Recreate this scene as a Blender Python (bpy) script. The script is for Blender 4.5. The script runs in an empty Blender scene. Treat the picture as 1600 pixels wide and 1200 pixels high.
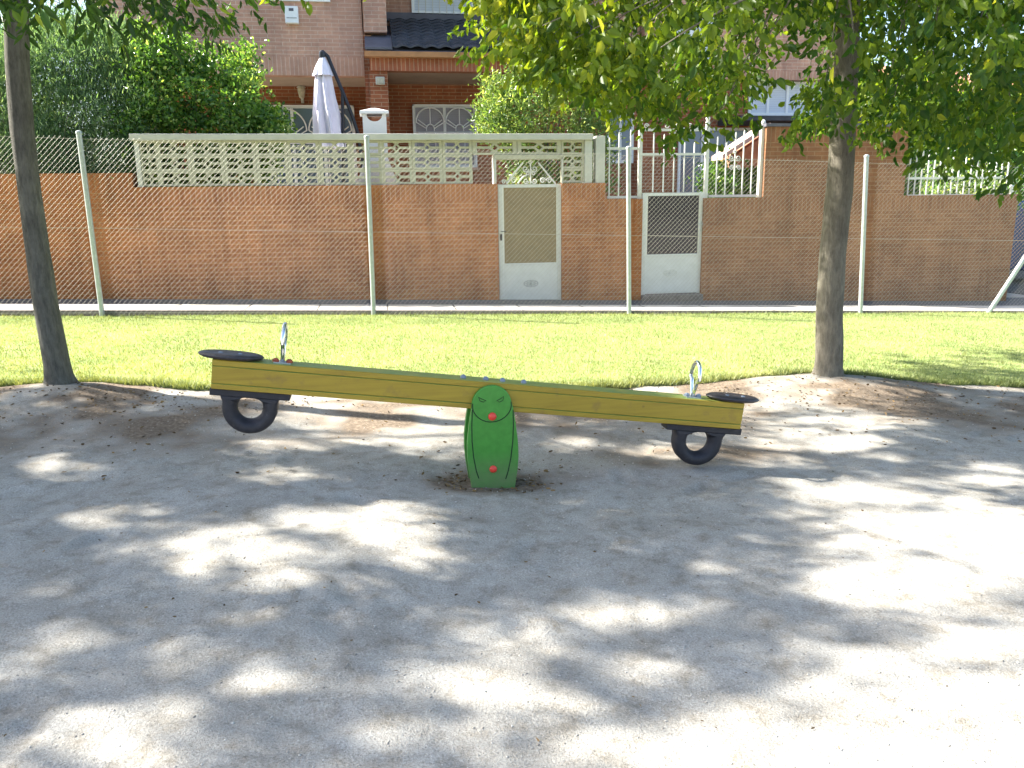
import bpy, math, random
import numpy as np
from mathutils import Vector, Matrix

random.seed(7)
rng = np.random.default_rng(11)
SC = bpy.context.scene
COL = SC.collection
PI = math.pi
R_ = math.radians

# ------------------------------------------------------------------ camera
F, EYE = 1256.0, 1.5
PITCH, ROLL, YAW = R_(12.35), R_(0.8), R_(8.8)
fw = np.array([math.sin(YAW)*math.cos(PITCH), math.cos(YAW)*math.cos(PITCH), -math.sin(PITCH)])
rt0 = np.array([math.cos(YAW), -math.sin(YAW), 0.0])
up0 = np.cross(rt0, fw)
rt = rt0*math.cos(ROLL) - up0*math.sin(ROLL)
up = np.cross(rt, fw)
CAM = np.array([0, 0, EYE])

def ray(x, y):
    return fw + rt*(x-800)/F + up*(600-y)/F

def at(x, y, Y):
    """the point of the vertical plane at world Y met by the line of sight through a photo pixel (survey helper)"""
    d = ray(x, y)
    p = CAM + d*(Y/d[1])
    return Vector(p)

def gat(x, y):
    d = ray(x, y)
    t = (0-EYE)/(d[2]+0.03*d[0])
    return Vector(CAM + d*t)

def proj(P):
    v = np.asarray(P) - CAM
    z = v @ fw
    z = np.where(z > 0.05, z, 0.05)
    return 800 + F*(v @ rt)/z, 600 - F*(v @ up)/z, v @ fw

cd = bpy.data.cameras.new('camera')
cam = bpy.data.objects.new('camera', cd)
COL.objects.link(cam)
cd.sensor_width = 36
cd.lens = F/1600*36
cd.clip_end = 1500
cd.clip_start = 0.05
m = Matrix(((rt[0], up[0], -fw[0], 0), (rt[1], up[1], -fw[1], 0), (rt[2], up[2], -fw[2], EYE), (0, 0, 0, 1)))
cam.matrix_world = m
SC.camera = cam

# ------------------------------------------------------------------ light
SUN_EL = R_(41)
SUN_DIR = R_(21)           # shadows fall towards +X and a little towards the camera
SHX, SHY = math.cos(SUN_DIR)/math.tan(SUN_EL), -math.sin(SUN_DIR)/math.tan(SUN_EL)   # shadow offset per metre of height
sd = bpy.data.lights.new('sun', 'SUN')
sd.energy = 5.0
sd.angle = R_(0.8)
sd.color = (1.0, 0.95, 0.86)
so = bpy.data.objects.new('sun', sd)
COL.objects.link(so)
ldir = Vector((math.cos(SUN_DIR)*math.cos(SUN_EL), -math.sin(SUN_DIR)*math.cos(SUN_EL), -math.sin(SUN_EL)))
so.rotation_euler = ldir.to_track_quat('-Z', 'Y').to_euler()
so.location = (-10, 8, 20)

W = bpy.data.worlds.new('World')
SC.world = W
W.use_nodes = True
wn = W.node_tree
bg = wn.nodes['Background']
sky = wn.nodes.new('ShaderNodeTexSky')
sky.sky_type = 'NISHITA'
sky.sun_disc = False
sky.sun_elevation = SUN_EL
sky.sun_rotation = math.atan2(-ldir.x, -ldir.y)
sky.air_density = 0.9
sky.dust_density = 1.8
sky.ozone_density = 0.6
wn.links.new(sky.outputs[0], bg.inputs[0])
bg.inputs[1].default_value = 0.10
SC.view_settings.view_transform = 'Standard'
SC.view_settings.look = 'None'
SC.view_settings.exposure = 2.12
SC.view_settings.gamma = 1
SC.view_settings.use_curve_mapping = False
SC.cycles.max_bounces = 7
SC.cycles.diffuse_bounces = 3
SC.cycles.glossy_bounces = 2
SC.cycles.transmission_bounces = 4
SC.cycles.transparent_max_bounces = 6
SC.cycles.use_denoising = True

# ------------------------------------------------------------------ materials
class NT:
    def __init__(s, name):
        s.m = bpy.data.materials.new(name)
        s.m.use_nodes = True
        s.t = s.m.node_tree
        s.b = s.t.nodes['Principled BSDF']
        s.out = s.t.nodes['Material Output']
    def n(s, typ, **kw):
        nd = s.t.nodes.new('ShaderNode'+typ)
        for k, v in kw.items():
            if k.startswith('i_'):
                key = k[2:].replace('_', ' ')
                nd.inputs[key].default_value = v
            else:
                setattr(nd, k, v)
        return nd
    def l(s, a, b):
        s.t.links.new(a, b)
    def ramp(s, fac, stops):
        r = s.n('ValToRGB')
        e = r.color_ramp.elements
        while len(e) < len(stops):
            e.new(0.5)
        for q, (p, c) in zip(e, stops):
            q.position = p
            q.color = (*c, 1) if len(c) == 3 else c
        s.l(fac, r.inputs[0])
        return r.outputs[0]
    def mix(s, fac, a, b, mode='MIX'):
        mx = s.n('Mix', data_type='RGBA', blend_type=mode)
        for inp, v in ((mx.inputs[0], fac), (mx.inputs[6], a), (mx.inputs[7], b)):
            if hasattr(v, 'is_linked'):
                s.l(v, inp)
            elif isinstance(v, (int, float)):
                inp.default_value = v
            else:
                inp.default_value = (*v, 1)
        return mx.outputs[2]
    def noise(s, vec, scale, detail=4, rough=0.55):
        nz = s.n('TexNoise')
        nz.inputs['Scale'].default_value = scale
        nz.inputs['Detail'].default_value = detail
        nz.inputs['Roughness'].default_value = rough
        if vec is not None:
            s.l(vec, nz.inputs['Vector'])
        return nz.outputs['Fac']
    def coord(s):
        return s.n('TexCoord').outputs['Object']
    def bump(s, h, strength=0.3, dist=0.01):
        b = s.n('Bump')
        b.inputs['Strength'].default_value = strength
        b.inputs['Distance'].default_value = dist
        s.l(h, b.inputs['Height'])
        s.l(b.outputs[0], s.b.inputs['Normal'])

def plain(name, col, rough=0.6, metal=0.0, var=0.12, scale=18, bump=0.0, spec=0.5, dirt=None, dscale=3.0, dmin=0.55):
    q = NT(name)
    c = q.coord()
    f = q.noise(c, scale, 5)
    lo = tuple(v*(1-var) for v in col)
    hi = tuple(min(1, v*(1+var)) for v in col)
    o = q.ramp(f, [(0.3, lo), (0.7, hi)])
    if dirt:
        g = q.noise(c, dscale, 6, 0.7)
        k = q.ramp(g, [(dmin, (0, 0, 0)), (min(1, dmin+0.2), (0.75, 0.75, 0.75))])
        o = q.mix(k, o, dirt)
    q.l(o, q.b.inputs['Base Color'])
    q.b.inputs['Roughness'].default_value = rough
    q.b.inputs['Metallic'].default_value = metal
    q.b.inputs['Specular IOR Level'].default_value = spec
    if bump:
        q.bump(q.noise(c, scale*4, 4), bump, 0.01)
    return q.m

def brick(name, c1, c2, mortar, soldier=False, seed=0.0, stain=0.5):
    q = NT(name)
    c = q.coord()
    sp = q.n('SeparateXYZ')
    q.l(c, sp.inputs[0])
    ad = q.n('Math', operation='ADD')
    q.l(sp.outputs[0], ad.inputs[0]); q.l(sp.outputs[1], ad.inputs[1])
    cb = q.n('CombineXYZ')
    if soldier:
        q.l(sp.outputs[2], cb.inputs[0]); q.l(ad.outputs[0], cb.inputs[1])
    else:
        q.l(ad.outputs[0], cb.inputs[0]); q.l(sp.outputs[2], cb.inputs[1])
    br = q.n('TexBrick')
    q.l(cb.outputs[0], br.inputs['Vector'])
    br.inputs['Scale'].default_value = 1
    br.inputs['Brick Width'].default_value = 0.27 if not soldier else 4.0
    br.inputs['Row Height'].default_value = 0.072 if not soldier else 0.080
    br.inputs['Mortar Size'].default_value = 0.0075
    br.inputs['Mortar Smooth'].default_value = 0.15
    br.inputs['Color1'].default_value = (*c1, 1)
    br.inputs['Color2'].default_value = (*c2, 1)
    br.inputs['Mortar'].default_value = (*mortar, 1)
    br.offset = 0.5 if not soldier else 0.0
    n1 = q.noise(c, 1.1, 6, 0.65)
    v = q.ramp(n1, [(0.3, (0.66, 0.64, 0.66)), (0.7, (1.14, 1.1, 1.05))])
    o = q.mix(1.0, br.outputs['Color'], v, 'MULTIPLY')
    mp = q.n('Mapping'); mp.inputs['Scale'].default_value = (5, 5, 0.5); q.l(c, mp.inputs[0])
    n3 = q.noise(mp.outputs[0], 1.0, 5, 0.7)
    v3 = q.ramp(n3, [(0.34, (0.82, 0.80, 0.79)), (0.5, (1, 1, 1)), (0.75, (1.04, 1.03, 1.02))])
    o = q.mix(1.0, o, v3, 'MULTIPLY')
    n2 = q.noise(c, 14, 4, 0.7)
    v2 = q.ramp(n2, [(0.3, (0.8, 0.8, 0.8)), (0.72, (1.18, 1.18, 1.18))])
    o = q.mix(stain, o, q.mix(1.0, o, v2, 'MULTIPLY'))
    q.l(o, q.b.inputs['Base Color'])
    q.b.inputs['Roughness'].default_value = 0.88
    q.b.inputs['Specular IOR Level'].default_value = 0.2
    inv = q.n('Math', operation='SUBTRACT'); inv.inputs[0].default_value = 1.0
    q.l(br.outputs['Fac'], inv.inputs[1])
    q.bump(inv.outputs[0], 0.6, 0.008)
    return q.m

def leafmat(name, dark, mid, bright, transl=0.45, rough=0.45):
    q = NT(name)
    a = q.n('Attribute', attribute_name='tint')
    o = q.ramp(a.outputs['Fac'], [(0.0, dark), (0.55, mid), (1.0, bright)])
    q.l(o, q.b.inputs['Base Color'])
    q.b.inputs['Roughness'].default_value = rough
    q.b.inputs['Specular IOR Level'].default_value = 0.45
    tr = q.n('BsdfTranslucent')
    br = q.mix(1.0, o, (1.7, 1.55, 0.6), 'MULTIPLY')
    q.l(br, tr.inputs['Color'])
    ms = q.n('MixShader')
    ms.inputs[0].default_value = transl
    q.l(q.b.outputs[0], ms.inputs[1]); q.l(tr.outputs[0], ms.inputs[2])
    q.l(ms.outputs[0], q.out.inputs['Surface'])
    return q.m

M = {}
M['brick_wall'] = brick('boundary brick', (0.43, 0.168, 0.062), (0.37, 0.14, 0.053), (0.45, 0.24, 0.115))
M['brick_wall_top'] = brick('boundary soldier brick', (0.43, 0.168, 0.062), (0.37, 0.14, 0.053), (0.45, 0.24, 0.115), True)
M['brick_dull'] = brick('dull boundary brick', (0.30, 0.142, 0.072), (0.255, 0.12, 0.062), (0.325, 0.20, 0.115))
M['brick_dull_top'] = brick('dull soldier brick', (0.30, 0.142, 0.072), (0.255, 0.12, 0.062), (0.325, 0.20, 0.115), True)
M['brick_house'] = brick('house brick', (0.58, 0.345, 0.25), (0.51, 0.30, 0.22), (0.63, 0.47, 0.37))
M['brick_house_top'] = brick('house soldier brick', (0.58, 0.345, 0.25), (0.51, 0.30, 0.22), (0.63, 0.47, 0.37), True)
M['brick_red'] = brick('porch brick', (0.40, 0.145, 0.07), (0.33, 0.115, 0.057), (0.47, 0.30, 0.19))
M['brick_red_top'] = brick('porch soldier brick', (0.46, 0.17, 0.09), (0.38, 0.13, 0.07), (0.55, 0.36, 0.24), True)
M['white'] = plain('white paint', (0.58, 0.60, 0.58), 0.45, var=0.05, scale=9, dirt=(0.45, 0.42, 0.33), dscale=6, dmin=0.62)
M['white_frame'] = plain('white frame', (0.78, 0.8, 0.8), 0.4, var=0.03)
M['grille'] = plain('white grille', (0.85, 0.85, 0.85), 0.45, var=0.03)
M['iron'] = plain('white iron', (0.62, 0.62, 0.56), 0.5, var=0.08, scale=30, dirt=(0.35, 0.22, 0.12), dscale=20, dmin=0.66)
M['screen'] = plain('concrete screen', (0.42, 0.41, 0.31), 0.9, var=0.12, scale=10, bump=0.3, dirt=(0.33, 0.31, 0.22), dscale=4, dmin=0.55)
M['cap'] = plain('coping', (0.50, 0.50, 0.44), 0.85, var=0.1, scale=6, dirt=(0.4, 0.38, 0.3), dscale=3)
M['tile'] = plain('dark roof tile', (0.045, 0.048, 0.058), 0.75, var=0.35, scale=7, bump=0.3)
M['flash'] = plain('grey flashing', (0.10, 0.10, 0.12), 0.7, var=0.15, scale=5)
M['trim'] = plain('ochre trim', (0.42, 0.20, 0.08), 0.7, var=0.15, scale=6)
M['soffit'] = plain('soffit render', (0.42, 0.32, 0.24), 0.9, var=0.1, scale=3)
M['galv'] = plain('galvanised steel', (0.42, 0.46, 0.44), 0.42, metal=0.35, var=0.12, scale=25)
M['wire'] = plain('fence wire', (0.42, 0.40, 0.34), 0.5, metal=0.1, var=0.1)
M['black'] = plain('black metal', (0.02, 0.02, 0.028), 0.4, var=0.2)
M['lamp_glass'] = plain('lamp glass', (0.5, 0.47, 0.36), 0.2, var=0.2)
M['fabric'] = plain('parasol cloth', (0.78, 0.74, 0.84), 0.9, var=0.06, scale=5)
M['tile_red'] = plain('red roof tile', (0.48, 0.22, 0.13), 0.8, var=0.25, scale=8)
M['pinkish'] = plain('pink render', (0.52, 0.36, 0.32), 0.9, var=0.06, scale=3)
M['pale'] = plain('pale render', (0.72, 0.68, 0.62), 0.9, var=0.06, scale=3)
M['path'] = plain('concrete path', (0.58, 0.54, 0.48), 0.9, var=0.1, scale=5, bump=0.2, dirt=(0.36, 0.32, 0.27), dscale=2.5, dmin=0.6)
q = NT('concrete path slabs')
c = q.coord(); sp = q.n('SeparateXYZ'); q.l(c, sp.inputs[0])
fr_ = q.n('Math', operation='FRACT'); q.l(sp.outputs[0], fr_.inputs[0])
jn = q.ramp(fr_.outputs[0], [(0.0, (0.15, 0.14, 0.13)), (0.022, (0.15, 0.14, 0.13)), (0.028, (1, 1, 1)), (1.0, (1, 1, 1))])
col = q.ramp(q.noise(c, 2.2, 7, 0.7), [(0.3, (0.34, 0.31, 0.27)), (0.6, (0.56, 0.53, 0.47))])
q.l(q.mix(1.0, col, jn, 'MULTIPLY'), q.b.inputs['Base Color']); q.b.inputs['Roughness'].default_value = 0.9
M['path'] = q.m
M['kerb'] = plain('kerb', (0.16, 0.14, 0.13), 0.95, var=0.25, scale=12, bump=0.3)
M['asphalt'] = plain('asphalt', (0.06, 0.06, 0.062), 0.9, var=0.2, scale=40)
M['lane'] = plain('dark lane paving', (0.085, 0.085, 0.09), 0.9, var=0.2, scale=12, bump=0.2)
M['car'] = plain('blue van paint', (0.03, 0.07, 0.22), 0.25, var=0.03)
M['rubber'] = plain('black rubber', (0.018, 0.017, 0.022), 0.62, var=0.3, scale=30, bump=0.15, dirt=(0.09, 0.08, 0.07), dscale=14, dmin=0.58)
M['seat'] = plain('seat rubber', (0.035, 0.030, 0.032), 0.42, var=0.35, scale=30, bump=0.12, dirt=(0.13, 0.11, 0.1), dscale=25, dmin=0.6)
M['red'] = plain('red plastic', (0.75, 0.06, 0.035), 0.35, var=0.06)
M['rust'] = plain('rusty bolt', (0.32, 0.07, 0.03), 0.7, var=0.3, scale=60)
M['bolt'] = plain('grey bolt cap', (0.2, 0.24, 0.3), 0.5, var=0.1)
M['mark'] = plain('dark groove', (0.008, 0.03, 0.008), 0.8, var=0.1)
M['eyemark'] = plain('worn eye groove', (0.02, 0.06, 0.012), 0.8, var=0.1)
M['threshold'] = plain('orange threshold', (0.62, 0.2, 0.08), 0.8, var=0.1)
M['emblem'] = plain('grey relief', (0.36, 0.38, 0.38), 0.5, var=0.2, scale=60)
M['ochrepanel'] = plain('ochre wired sheet', (0.20, 0.148, 0.068), 0.5, var=0.12, scale=8, dirt=(0.15, 0.125, 0.07), dscale=5)

def glassy(name, col, rough=0.12, spec=0.8):
    q = NT(name)
    q.b.inputs['Base Color'].default_value = (*col, 1)
    q.b.inputs['Roughness'].default_value = rough
    q.b.inputs['Specular IOR Level'].default_value = spec
    return q.m
M['glass'] = glassy('window glass', (0.10, 0.14, 0.20))
M['darkglass'] = glassy('dark gate glass', (0.025, 0.022, 0.028), 0.08, 0.4)
M['headlight'] = glassy('headlight glass', (0.6, 0.6, 0.62))

def slats(name, col, period=0.05):
    q = NT(name)
    c = q.coord()
    sp = q.n('SeparateXYZ'); q.l(c, sp.inputs[0])
    w = q.n('Math', operation='FRACT')
    dv = q.n('Math', operation='DIVIDE'); dv.inputs[1].default_value = period
    q.l(sp.outputs[2], dv.inputs[0]); q.l(dv.outputs[0], w.inputs[0])
    o = q.ramp(w.outputs[0], [(0.0, tuple(v*0.6 for v in col)), (0.15, col), (1.0, col)])
    q.l(o, q.b.inputs['Base Color'])
    q.b.inputs['Roughness'].default_value = 0.35
    q.bump(w.outputs[0], 0.5, 0.01)
    return q.m
M['shutter'] = slats('roller shutter', (0.34, 0.33, 0.39))
M['shutter_up'] = slats('upper roller shutter', (0.58, 0.64, 0.72))

q = NT('chrome'); q.b.inputs['Base Color'].default_value = (0.78, 0.8, 0.82, 1); q.b.inputs['Metallic'].default_value = 1; q.b.inputs['Roughness'].default_value = 0.12; M['chrome'] = q.m

# yellow painted timber of the beam
q = NT('yellow painted timber')
c = q.coord()
mp = q.n('Mapping'); mp.inputs['Scale'].default_value = (1.2, 22, 22); q.l(c, mp.inputs[0])
g = q.noise(mp.outputs[0], 2.2, 7, 0.65)
o = q.ramp(g, [(0.25, (0.26, 0.165, 0.011)), (0.5, (0.335, 0.228, 0.015)), (0.75, (0.39, 0.27, 0.020))])
g2 = q.noise(c, 9, 5, 0.7)
k = q.ramp(g2, [(0.57, (0, 0, 0)), (0.72, (0.65, 0.65, 0.65))])
o = q.mix(k, o, (0.20, 0.12, 0.03))
g5 = q.noise(c, 60, 4, 0.8)
k5 = q.ramp(g5, [(0.69, (0, 0, 0)), (0.73, (0.8, 0.8, 0.8))])
o = q.mix(k5, o, (0.12, 0.08, 0.035))
vo = q.n('TexVoronoi'); vo.inputs['Scale'].default_value = 5.0; q.l(c, vo.inputs['Vector'])
kk = q.ramp(vo.outputs['Distance'], [(0.03, (0.8, 0.8, 0.8)), (0.07, (0, 0, 0))])
o = q.mix(kk, o, (0.12, 0.06, 0.01))
# worn green paint on the upper faces, a real second colour of the beam's top board
geo = q.n('NewGeometry'); sp = q.n('SeparateXYZ'); q.l(geo.outputs['True Normal'], sp.inputs[0])
tp = q.n('Math', operation='GREATER_THAN'); tp.inputs[1].default_value = 0.8; q.l(sp.outputs[2], tp.inputs[0])
g3 = q.noise(c, 7, 5, 0.7)
gr = q.ramp(g3, [(0.35, (0.16, 0.26, 0.06)), (0.65, (0.33, 0.33, 0.06))])
o = q.mix(tp.outputs[0], o, gr)
q.l(o, q.b.inputs['Base Color']); q.b.inputs['Roughness'].default_value = 0.5
q.bump(g, 0.15, 0.004)
M['beam'] = q.m

q = NT('green panel')
c = q.coord()
g = q.noise(c, 30, 5, 0.6)
o = q.ramp(g, [(0.3, (0.045, 0.225, 0.024)), (0.7, (0.06, 0.28, 0.033))])
g2 = q.noise(c, 7, 6, 0.7)
k = q.ramp(g2, [(0.62, (0, 0, 0)), (0.8, (0.5, 0.5, 0.5))])
o = q.mix(k, o, (0.10, 0.17, 0.06))
g4 = q.noise(c, 55, 4, 0.8)
k4 = q.ramp(g4, [(0.68, (0, 0, 0)), (0.74, (0.7, 0.7, 0.7))])
o = q.mix(k4, o, (0.16, 0.22, 0.12))
sz = q.n('SeparateXYZ'); q.l(c, sz.inputs[0])
mr = q.n('MapRange'); q.l(sz.outputs[2], mr.inputs[0]); mr.inputs[1].default_value = 0.16; mr.inputs[2].default_value = -0.02; mr.inputs[3].default_value = 0; mr.inputs[4].default_value = 1.0
mk = q.n('Math', operation='MULTIPLY', use_clamp=True); q.l(mr.outputs[0], mk.inputs[0]); q.l(g2, mk.inputs[1])
o = q.mix(mk.outputs[0], o, (0.17, 0.16, 0.10))
q.l(o, q.b.inputs['Base Color']); q.b.inputs['Roughness'].default_value = 0.42
q.bump(g, 0.08, 0.002)
M['green'] = q.m

def bark(name, a, b_):
    q = NT(name)
    c = q.coord()
    mp = q.n('Mapping'); mp.inputs['Scale'].default_value = (1, 1, 0.22); q.l(c, mp.inputs[0])
    g = q.noise(mp.outputs[0], 34, 9, 0.78)
    o = q.ramp(g, [(0.3, a), (0.7, b_)])
    g2 = q.noise(c, 3, 4, 0.6)
    v = q.ramp(g2, [(0.3, (0.75, 0.75, 0.75)), (0.7, (1.15, 1.15, 1.1))])
    o = q.mix(1.0, o, v, 'MULTIPLY')
    q.l(o, q.b.inputs['Base Color']); q.b.inputs['Roughness'].default_value = 0.9
    q.b.inputs['Specular IOR Level'].default_value = 0.2
    q.bump(g, 1.0, 0.035)
    return q.m
M['bark1'] = bark('grey brown bark', (0.075, 0.072, 0.062), (0.25, 0.24, 0.205))
M['bark2'] = bark('pale brown bark', (0.11, 0.098, 0.08), (0.32, 0.29, 0.235))
M['leaf_tree'] = leafmat('maple leaf', (0.03, 0.085, 0.010), (0.15, 0.225, 0.018), (0.45, 0.46, 0.05), 0.58)
M['leaf_ash'] = leafmat('narrow leaf', (0.018, 0.05, 0.010), (0.055, 0.13, 0.015), (0.28, 0.36, 0.03), 0.5)
M['leaf_shrub'] = leafmat('glossy shrub leaf', (0.025, 0.085, 0.02), (0.14, 0.28, 0.055), (0.5, 0.6, 0.2), 0.42, 0.2)
M['leaf_bush'] = leafmat('fine bush leaf', (0.05, 0.11, 0.03), (0.15, 0.25, 0.07), (0.42, 0.5, 0.2), 0.42, 0.3)
M['conifer'] = leafmat('cypress spray', (0.03, 0.08, 0.048), (0.15, 0.27, 0.16), (0.46, 0.62, 0.40), 0.5, 0.7)
M['blade'] = leafmat('grass blade', (0.11, 0.16, 0.055), (0.28, 0.32, 0.13), (0.53, 0.53, 0.28), 0.25, 0.6)
M['litter'] = leafmat('dry leaf', (0.05, 0.03, 0.015), (0.13, 0.08, 0.035), (0.28, 0.18, 0.07), 0.1, 0.8)
M['pebble'] = leafmat('pebble', (0.24, 0.22, 0.19), (0.42, 0.39, 0.34), (0.62, 0.59, 0.53), 0.0, 0.8)

# ground: pale pea gravel and sand with brown soil where the attribute says so
q = NT('sandy gravel')
c = q.coord()
n0 = q.noise(c, 130, 3, 0.75)
n1 = q.noise(c, 42, 4, 0.7)
n2 = q.noise(c, 3.2, 6, 0.65)
col = q.ramp(n0, [(0.28, (0.185, 0.175, 0.155)), (0.44, (0.365, 0.35, 0.317)), (0.58, (0.42, 0.405, 0.368)), (0.76, (0.66, 0.64, 0.59))])
v = q.ramp(n2, [(0.3, (0.82, 0.80, 0.77)), (0.7, (1.1, 1.1, 1.1))])
col = q.mix(1.0, col, v, 'MULTIPLY')
n9 = q.noise(c, 9, 6, 0.75)
v = q.ramp(n9, [(0.32, (0.72, 0.68, 0.62)), (0.5, (1, 1, 1)), (0.72, (1.1, 1.1, 1.1))])
col = q.mix(1.0, col, v, 'MULTIPLY')
soil = q.ramp(n1, [(0.3, (0.09, 0.068, 0.05)), (0.6, (0.235, 0.185, 0.135)), (0.8, (0.42, 0.345, 0.265))])
a = q.n('Attribute', attribute_name='soil')
mm = q.n('Math', operation='MULTIPLY_ADD'); q.l(n1, mm.inputs[0]); mm.inputs[1].default_value = 1.2; mm.inputs[2].default_value = -0.6
ad = q.n('Math', operation='ADD', use_clamp=True); q.l(a.outputs['Fac'], ad.inputs[0]); q.l(mm.outputs[0], ad.inputs[1])
ml = q.n('Math', operation='MULTIPLY', use_clamp=True); q.l(ad.outputs[0], ml.inputs[0]); q.l(a.outputs['Fac'], ml.inputs[1])
ml2 = q.n('Math', operation='MULTIPLY', use_clamp=True); q.l(ml.outputs[0], ml2.inputs[0]); ml2.inputs[1].default_value = 1.5
col = q.mix(ml2.outputs[0], col, soil)
q.l(col, q.b.inputs['Base Color']); q.b.inputs['Roughness'].default_value = 0.95
q.b.inputs['Specular IOR Level'].default_value = 0.15
hh = q.n('Math', operation='ADD'); q.l(n0, hh.inputs[0]); q.l(n1, hh.inputs[1])
q.bump(hh.outputs[0], 0.6, 0.012)
M['sand'] = q.m

q = NT('lawn turf')
c = q.coord()
n1 = q.noise(c, 60, 4, 0.7); n2 = q.noise(c, 1.6, 5, 0.65)
col = q.ramp(n1, [(0.3, (0.15, 0.20, 0.06)), (0.7, (0.36, 0.42, 0.16))])
v = q.ramp(n2, [(0.3, (0.82, 0.9, 0.8)), (0.7, (1.15, 1.08, 1.1))])
col = q.mix(1.0, col, v, 'MULTIPLY')
q.l(col, q.b.inputs['Base Color']); q.b.inputs['Roughness'].default_value = 0.9
q.b.inputs['Specular IOR Level'].default_value = 0.1
q.bump(n1, 0.6, 0.02)
M['turf'] = q.m

# ------------------------------------------------------------------ mesh tools
WPOS = {}

class MB:
    def __init__(s):
        s.v, s.f = [], []
    def add(s, vs, fs):
        o = len(s.v)
        s.v += [tuple(p) for p in vs]
        s.f += [tuple(i+o for i in f) for f in fs]
        return s
    def box(s, x0, x1, y0, y1, z0, z1, mat=None):
        vs = [Vector((x, y, z)) for z in (z0, z1) for y in (y0, y1) for x in (x0, x1)]
        if mat is not None:
            vs = [mat @ p for p in vs]
        return s.add(vs, [(0, 2, 3, 1), (4, 5, 7, 6), (0, 1, 5, 4), (2, 6, 7, 3), (0, 4, 6, 2), (1, 3, 7, 5)])
    def prism(s, pts, a, b, axis='y', mat=None):
        """polygon pts (u,v) extruded from a to b; axis y: (u, t, v); x: (t, u, v); z: (u, v, t)"""
        n = len(pts)
        def P(u, v, t):
            p = Vector((u, t, v)) if axis == 'y' else Vector((t, u, v)) if axis == 'x' else Vector((u, v, t))
            return mat @ p if mat is not None else p
        vs = [P(u, v, a) for u, v in pts] + [P(u, v, b) for u, v in pts]
        fs = [tuple(range(n)), tuple(range(2*n-1, n-1, -1))]
        fs += [(i, i+n, (i+1) % n+n, (i+1) % n) for i in range(n)]
        return s.add(vs, fs)
    def tube(s, pts, r, seg=8, closed=False, mat=None):
        pts = [Vector(p) for p in pts]
        n = len(pts)
        rs = r if isinstance(r, (list, tuple)) else [r]*n
        vs, fs = [], []
        nrm = None
        for i, p in enumerate(pts):
            if closed:
                t = pts[(i+1) % n]-pts[i-1]
            else:
                t = pts[min(i+1, n-1)]-pts[max(i-1, 0)]
            if t.length < 1e-9:
                t = Vector((0, 0, 1))
            t.normalize()
            if nrm is None:
                nrm = t.orthogonal().normalized()
            nrm = (nrm - t*nrm.dot(t))
            if nrm.length < 1e-6:
                nrm = t.orthogonal()
            nrm.normalize()
            bn = t.cross(nrm)
            for k in range(seg):
                a = 2*PI*k/seg
                q_ = p + (nrm*math.cos(a)+bn*math.sin(a))*rs[i]
                vs.append(mat @ q_ if mat is not None else q_)
        for i in range(n if closed else n-1):
            j = (i+1) % n
            for k in range(seg):
                k2 = (k+1) % seg
                fs.append((i*seg+k, i*seg+k2, j*seg+k2, j*seg+k))
        if not closed:
            fs.append(tuple(range(seg-1, -1, -1)))
            fs.append(tuple((n-1)*seg+k for k in range(seg)))
        return s.add(vs, fs)
    def lathe(s, prof, c, seg=24, mat=None, rx=1, ry=1):
        vs, fs = [], []
        for r, z in prof:
            for k in range(seg):
                a = 2*PI*k/seg
                p = Vector((c[0]+rx*r*math.cos(a), c[1]+ry*r*math.sin(a), c[2]+z))
                vs.append(mat @ p if mat is not None else p)
        n = len(prof)
        for i in range(n-1):
            for k in range(seg):
                k2 = (k+1) % seg
                fs.append((i*seg+k, i*seg+k2, (i+1)*seg+k2, (i+1)*seg+k))
        fs.append(tuple(range(seg-1, -1, -1)))
        fs.append(tuple((n-1)*seg+k for k in range(seg)))
        return s.add(vs, fs)

def tag(o, label=None, cat=None, group=None, kind=None):
    if label: o['label'] = label
    if cat: o['category'] = cat
    if group: o['group'] = group
    if kind: o['kind'] = kind
    return o

def link(o, parent=None):
    COL.objects.link(o)
    if parent is not None:
        o.parent = parent
        o.location = -WPOS.get(parent.name, Vector((0, 0, 0)))
    WPOS[o.name] = Vector((0, 0, 0))
    return o

def fin(o, me, mat, smooth, bevel):
    if mat is not None:
        me.materials.append(M[mat] if isinstance(mat, str) else mat)
    if smooth:
        me.shade_smooth() if hasattr(me, 'shade_smooth') else None
        try:
            me.set_sharp_from_angle(angle=R_(40))
        except Exception:
            pass
    if bevel:
        bm_ = o.modifiers.new('bevel', 'BEVEL')
        bm_.width = bevel; bm_.segments = 2; bm_.limit_method = 'ANGLE'; bm_.angle_limit = R_(40)

def build(name, mb, mat, parent=None, smooth=False, bevel=0):
    me = bpy.data.meshes.new(name)
    me.from_pydata(mb.v, [], mb.f)
    import bmesh
    b = bmesh.new(); b.from_mesh(me); bmesh.ops.recalc_face_normals(b, faces=b.faces); b.to_mesh(me); b.free()
    o = bpy.data.objects.new(name, me)
    link(o, parent)
    fin(o, me, mat, smooth, bevel)
    return o

def thing(name, label, cat, loc=(0, 0, 0), group=None):
    o = bpy.data.objects.new(name, None)
    o.empty_display_size = 0.2
    COL.objects.link(o)
    o.location = loc
    WPOS[o.name] = Vector(loc)
    return tag(o, label, cat, group)

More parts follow.
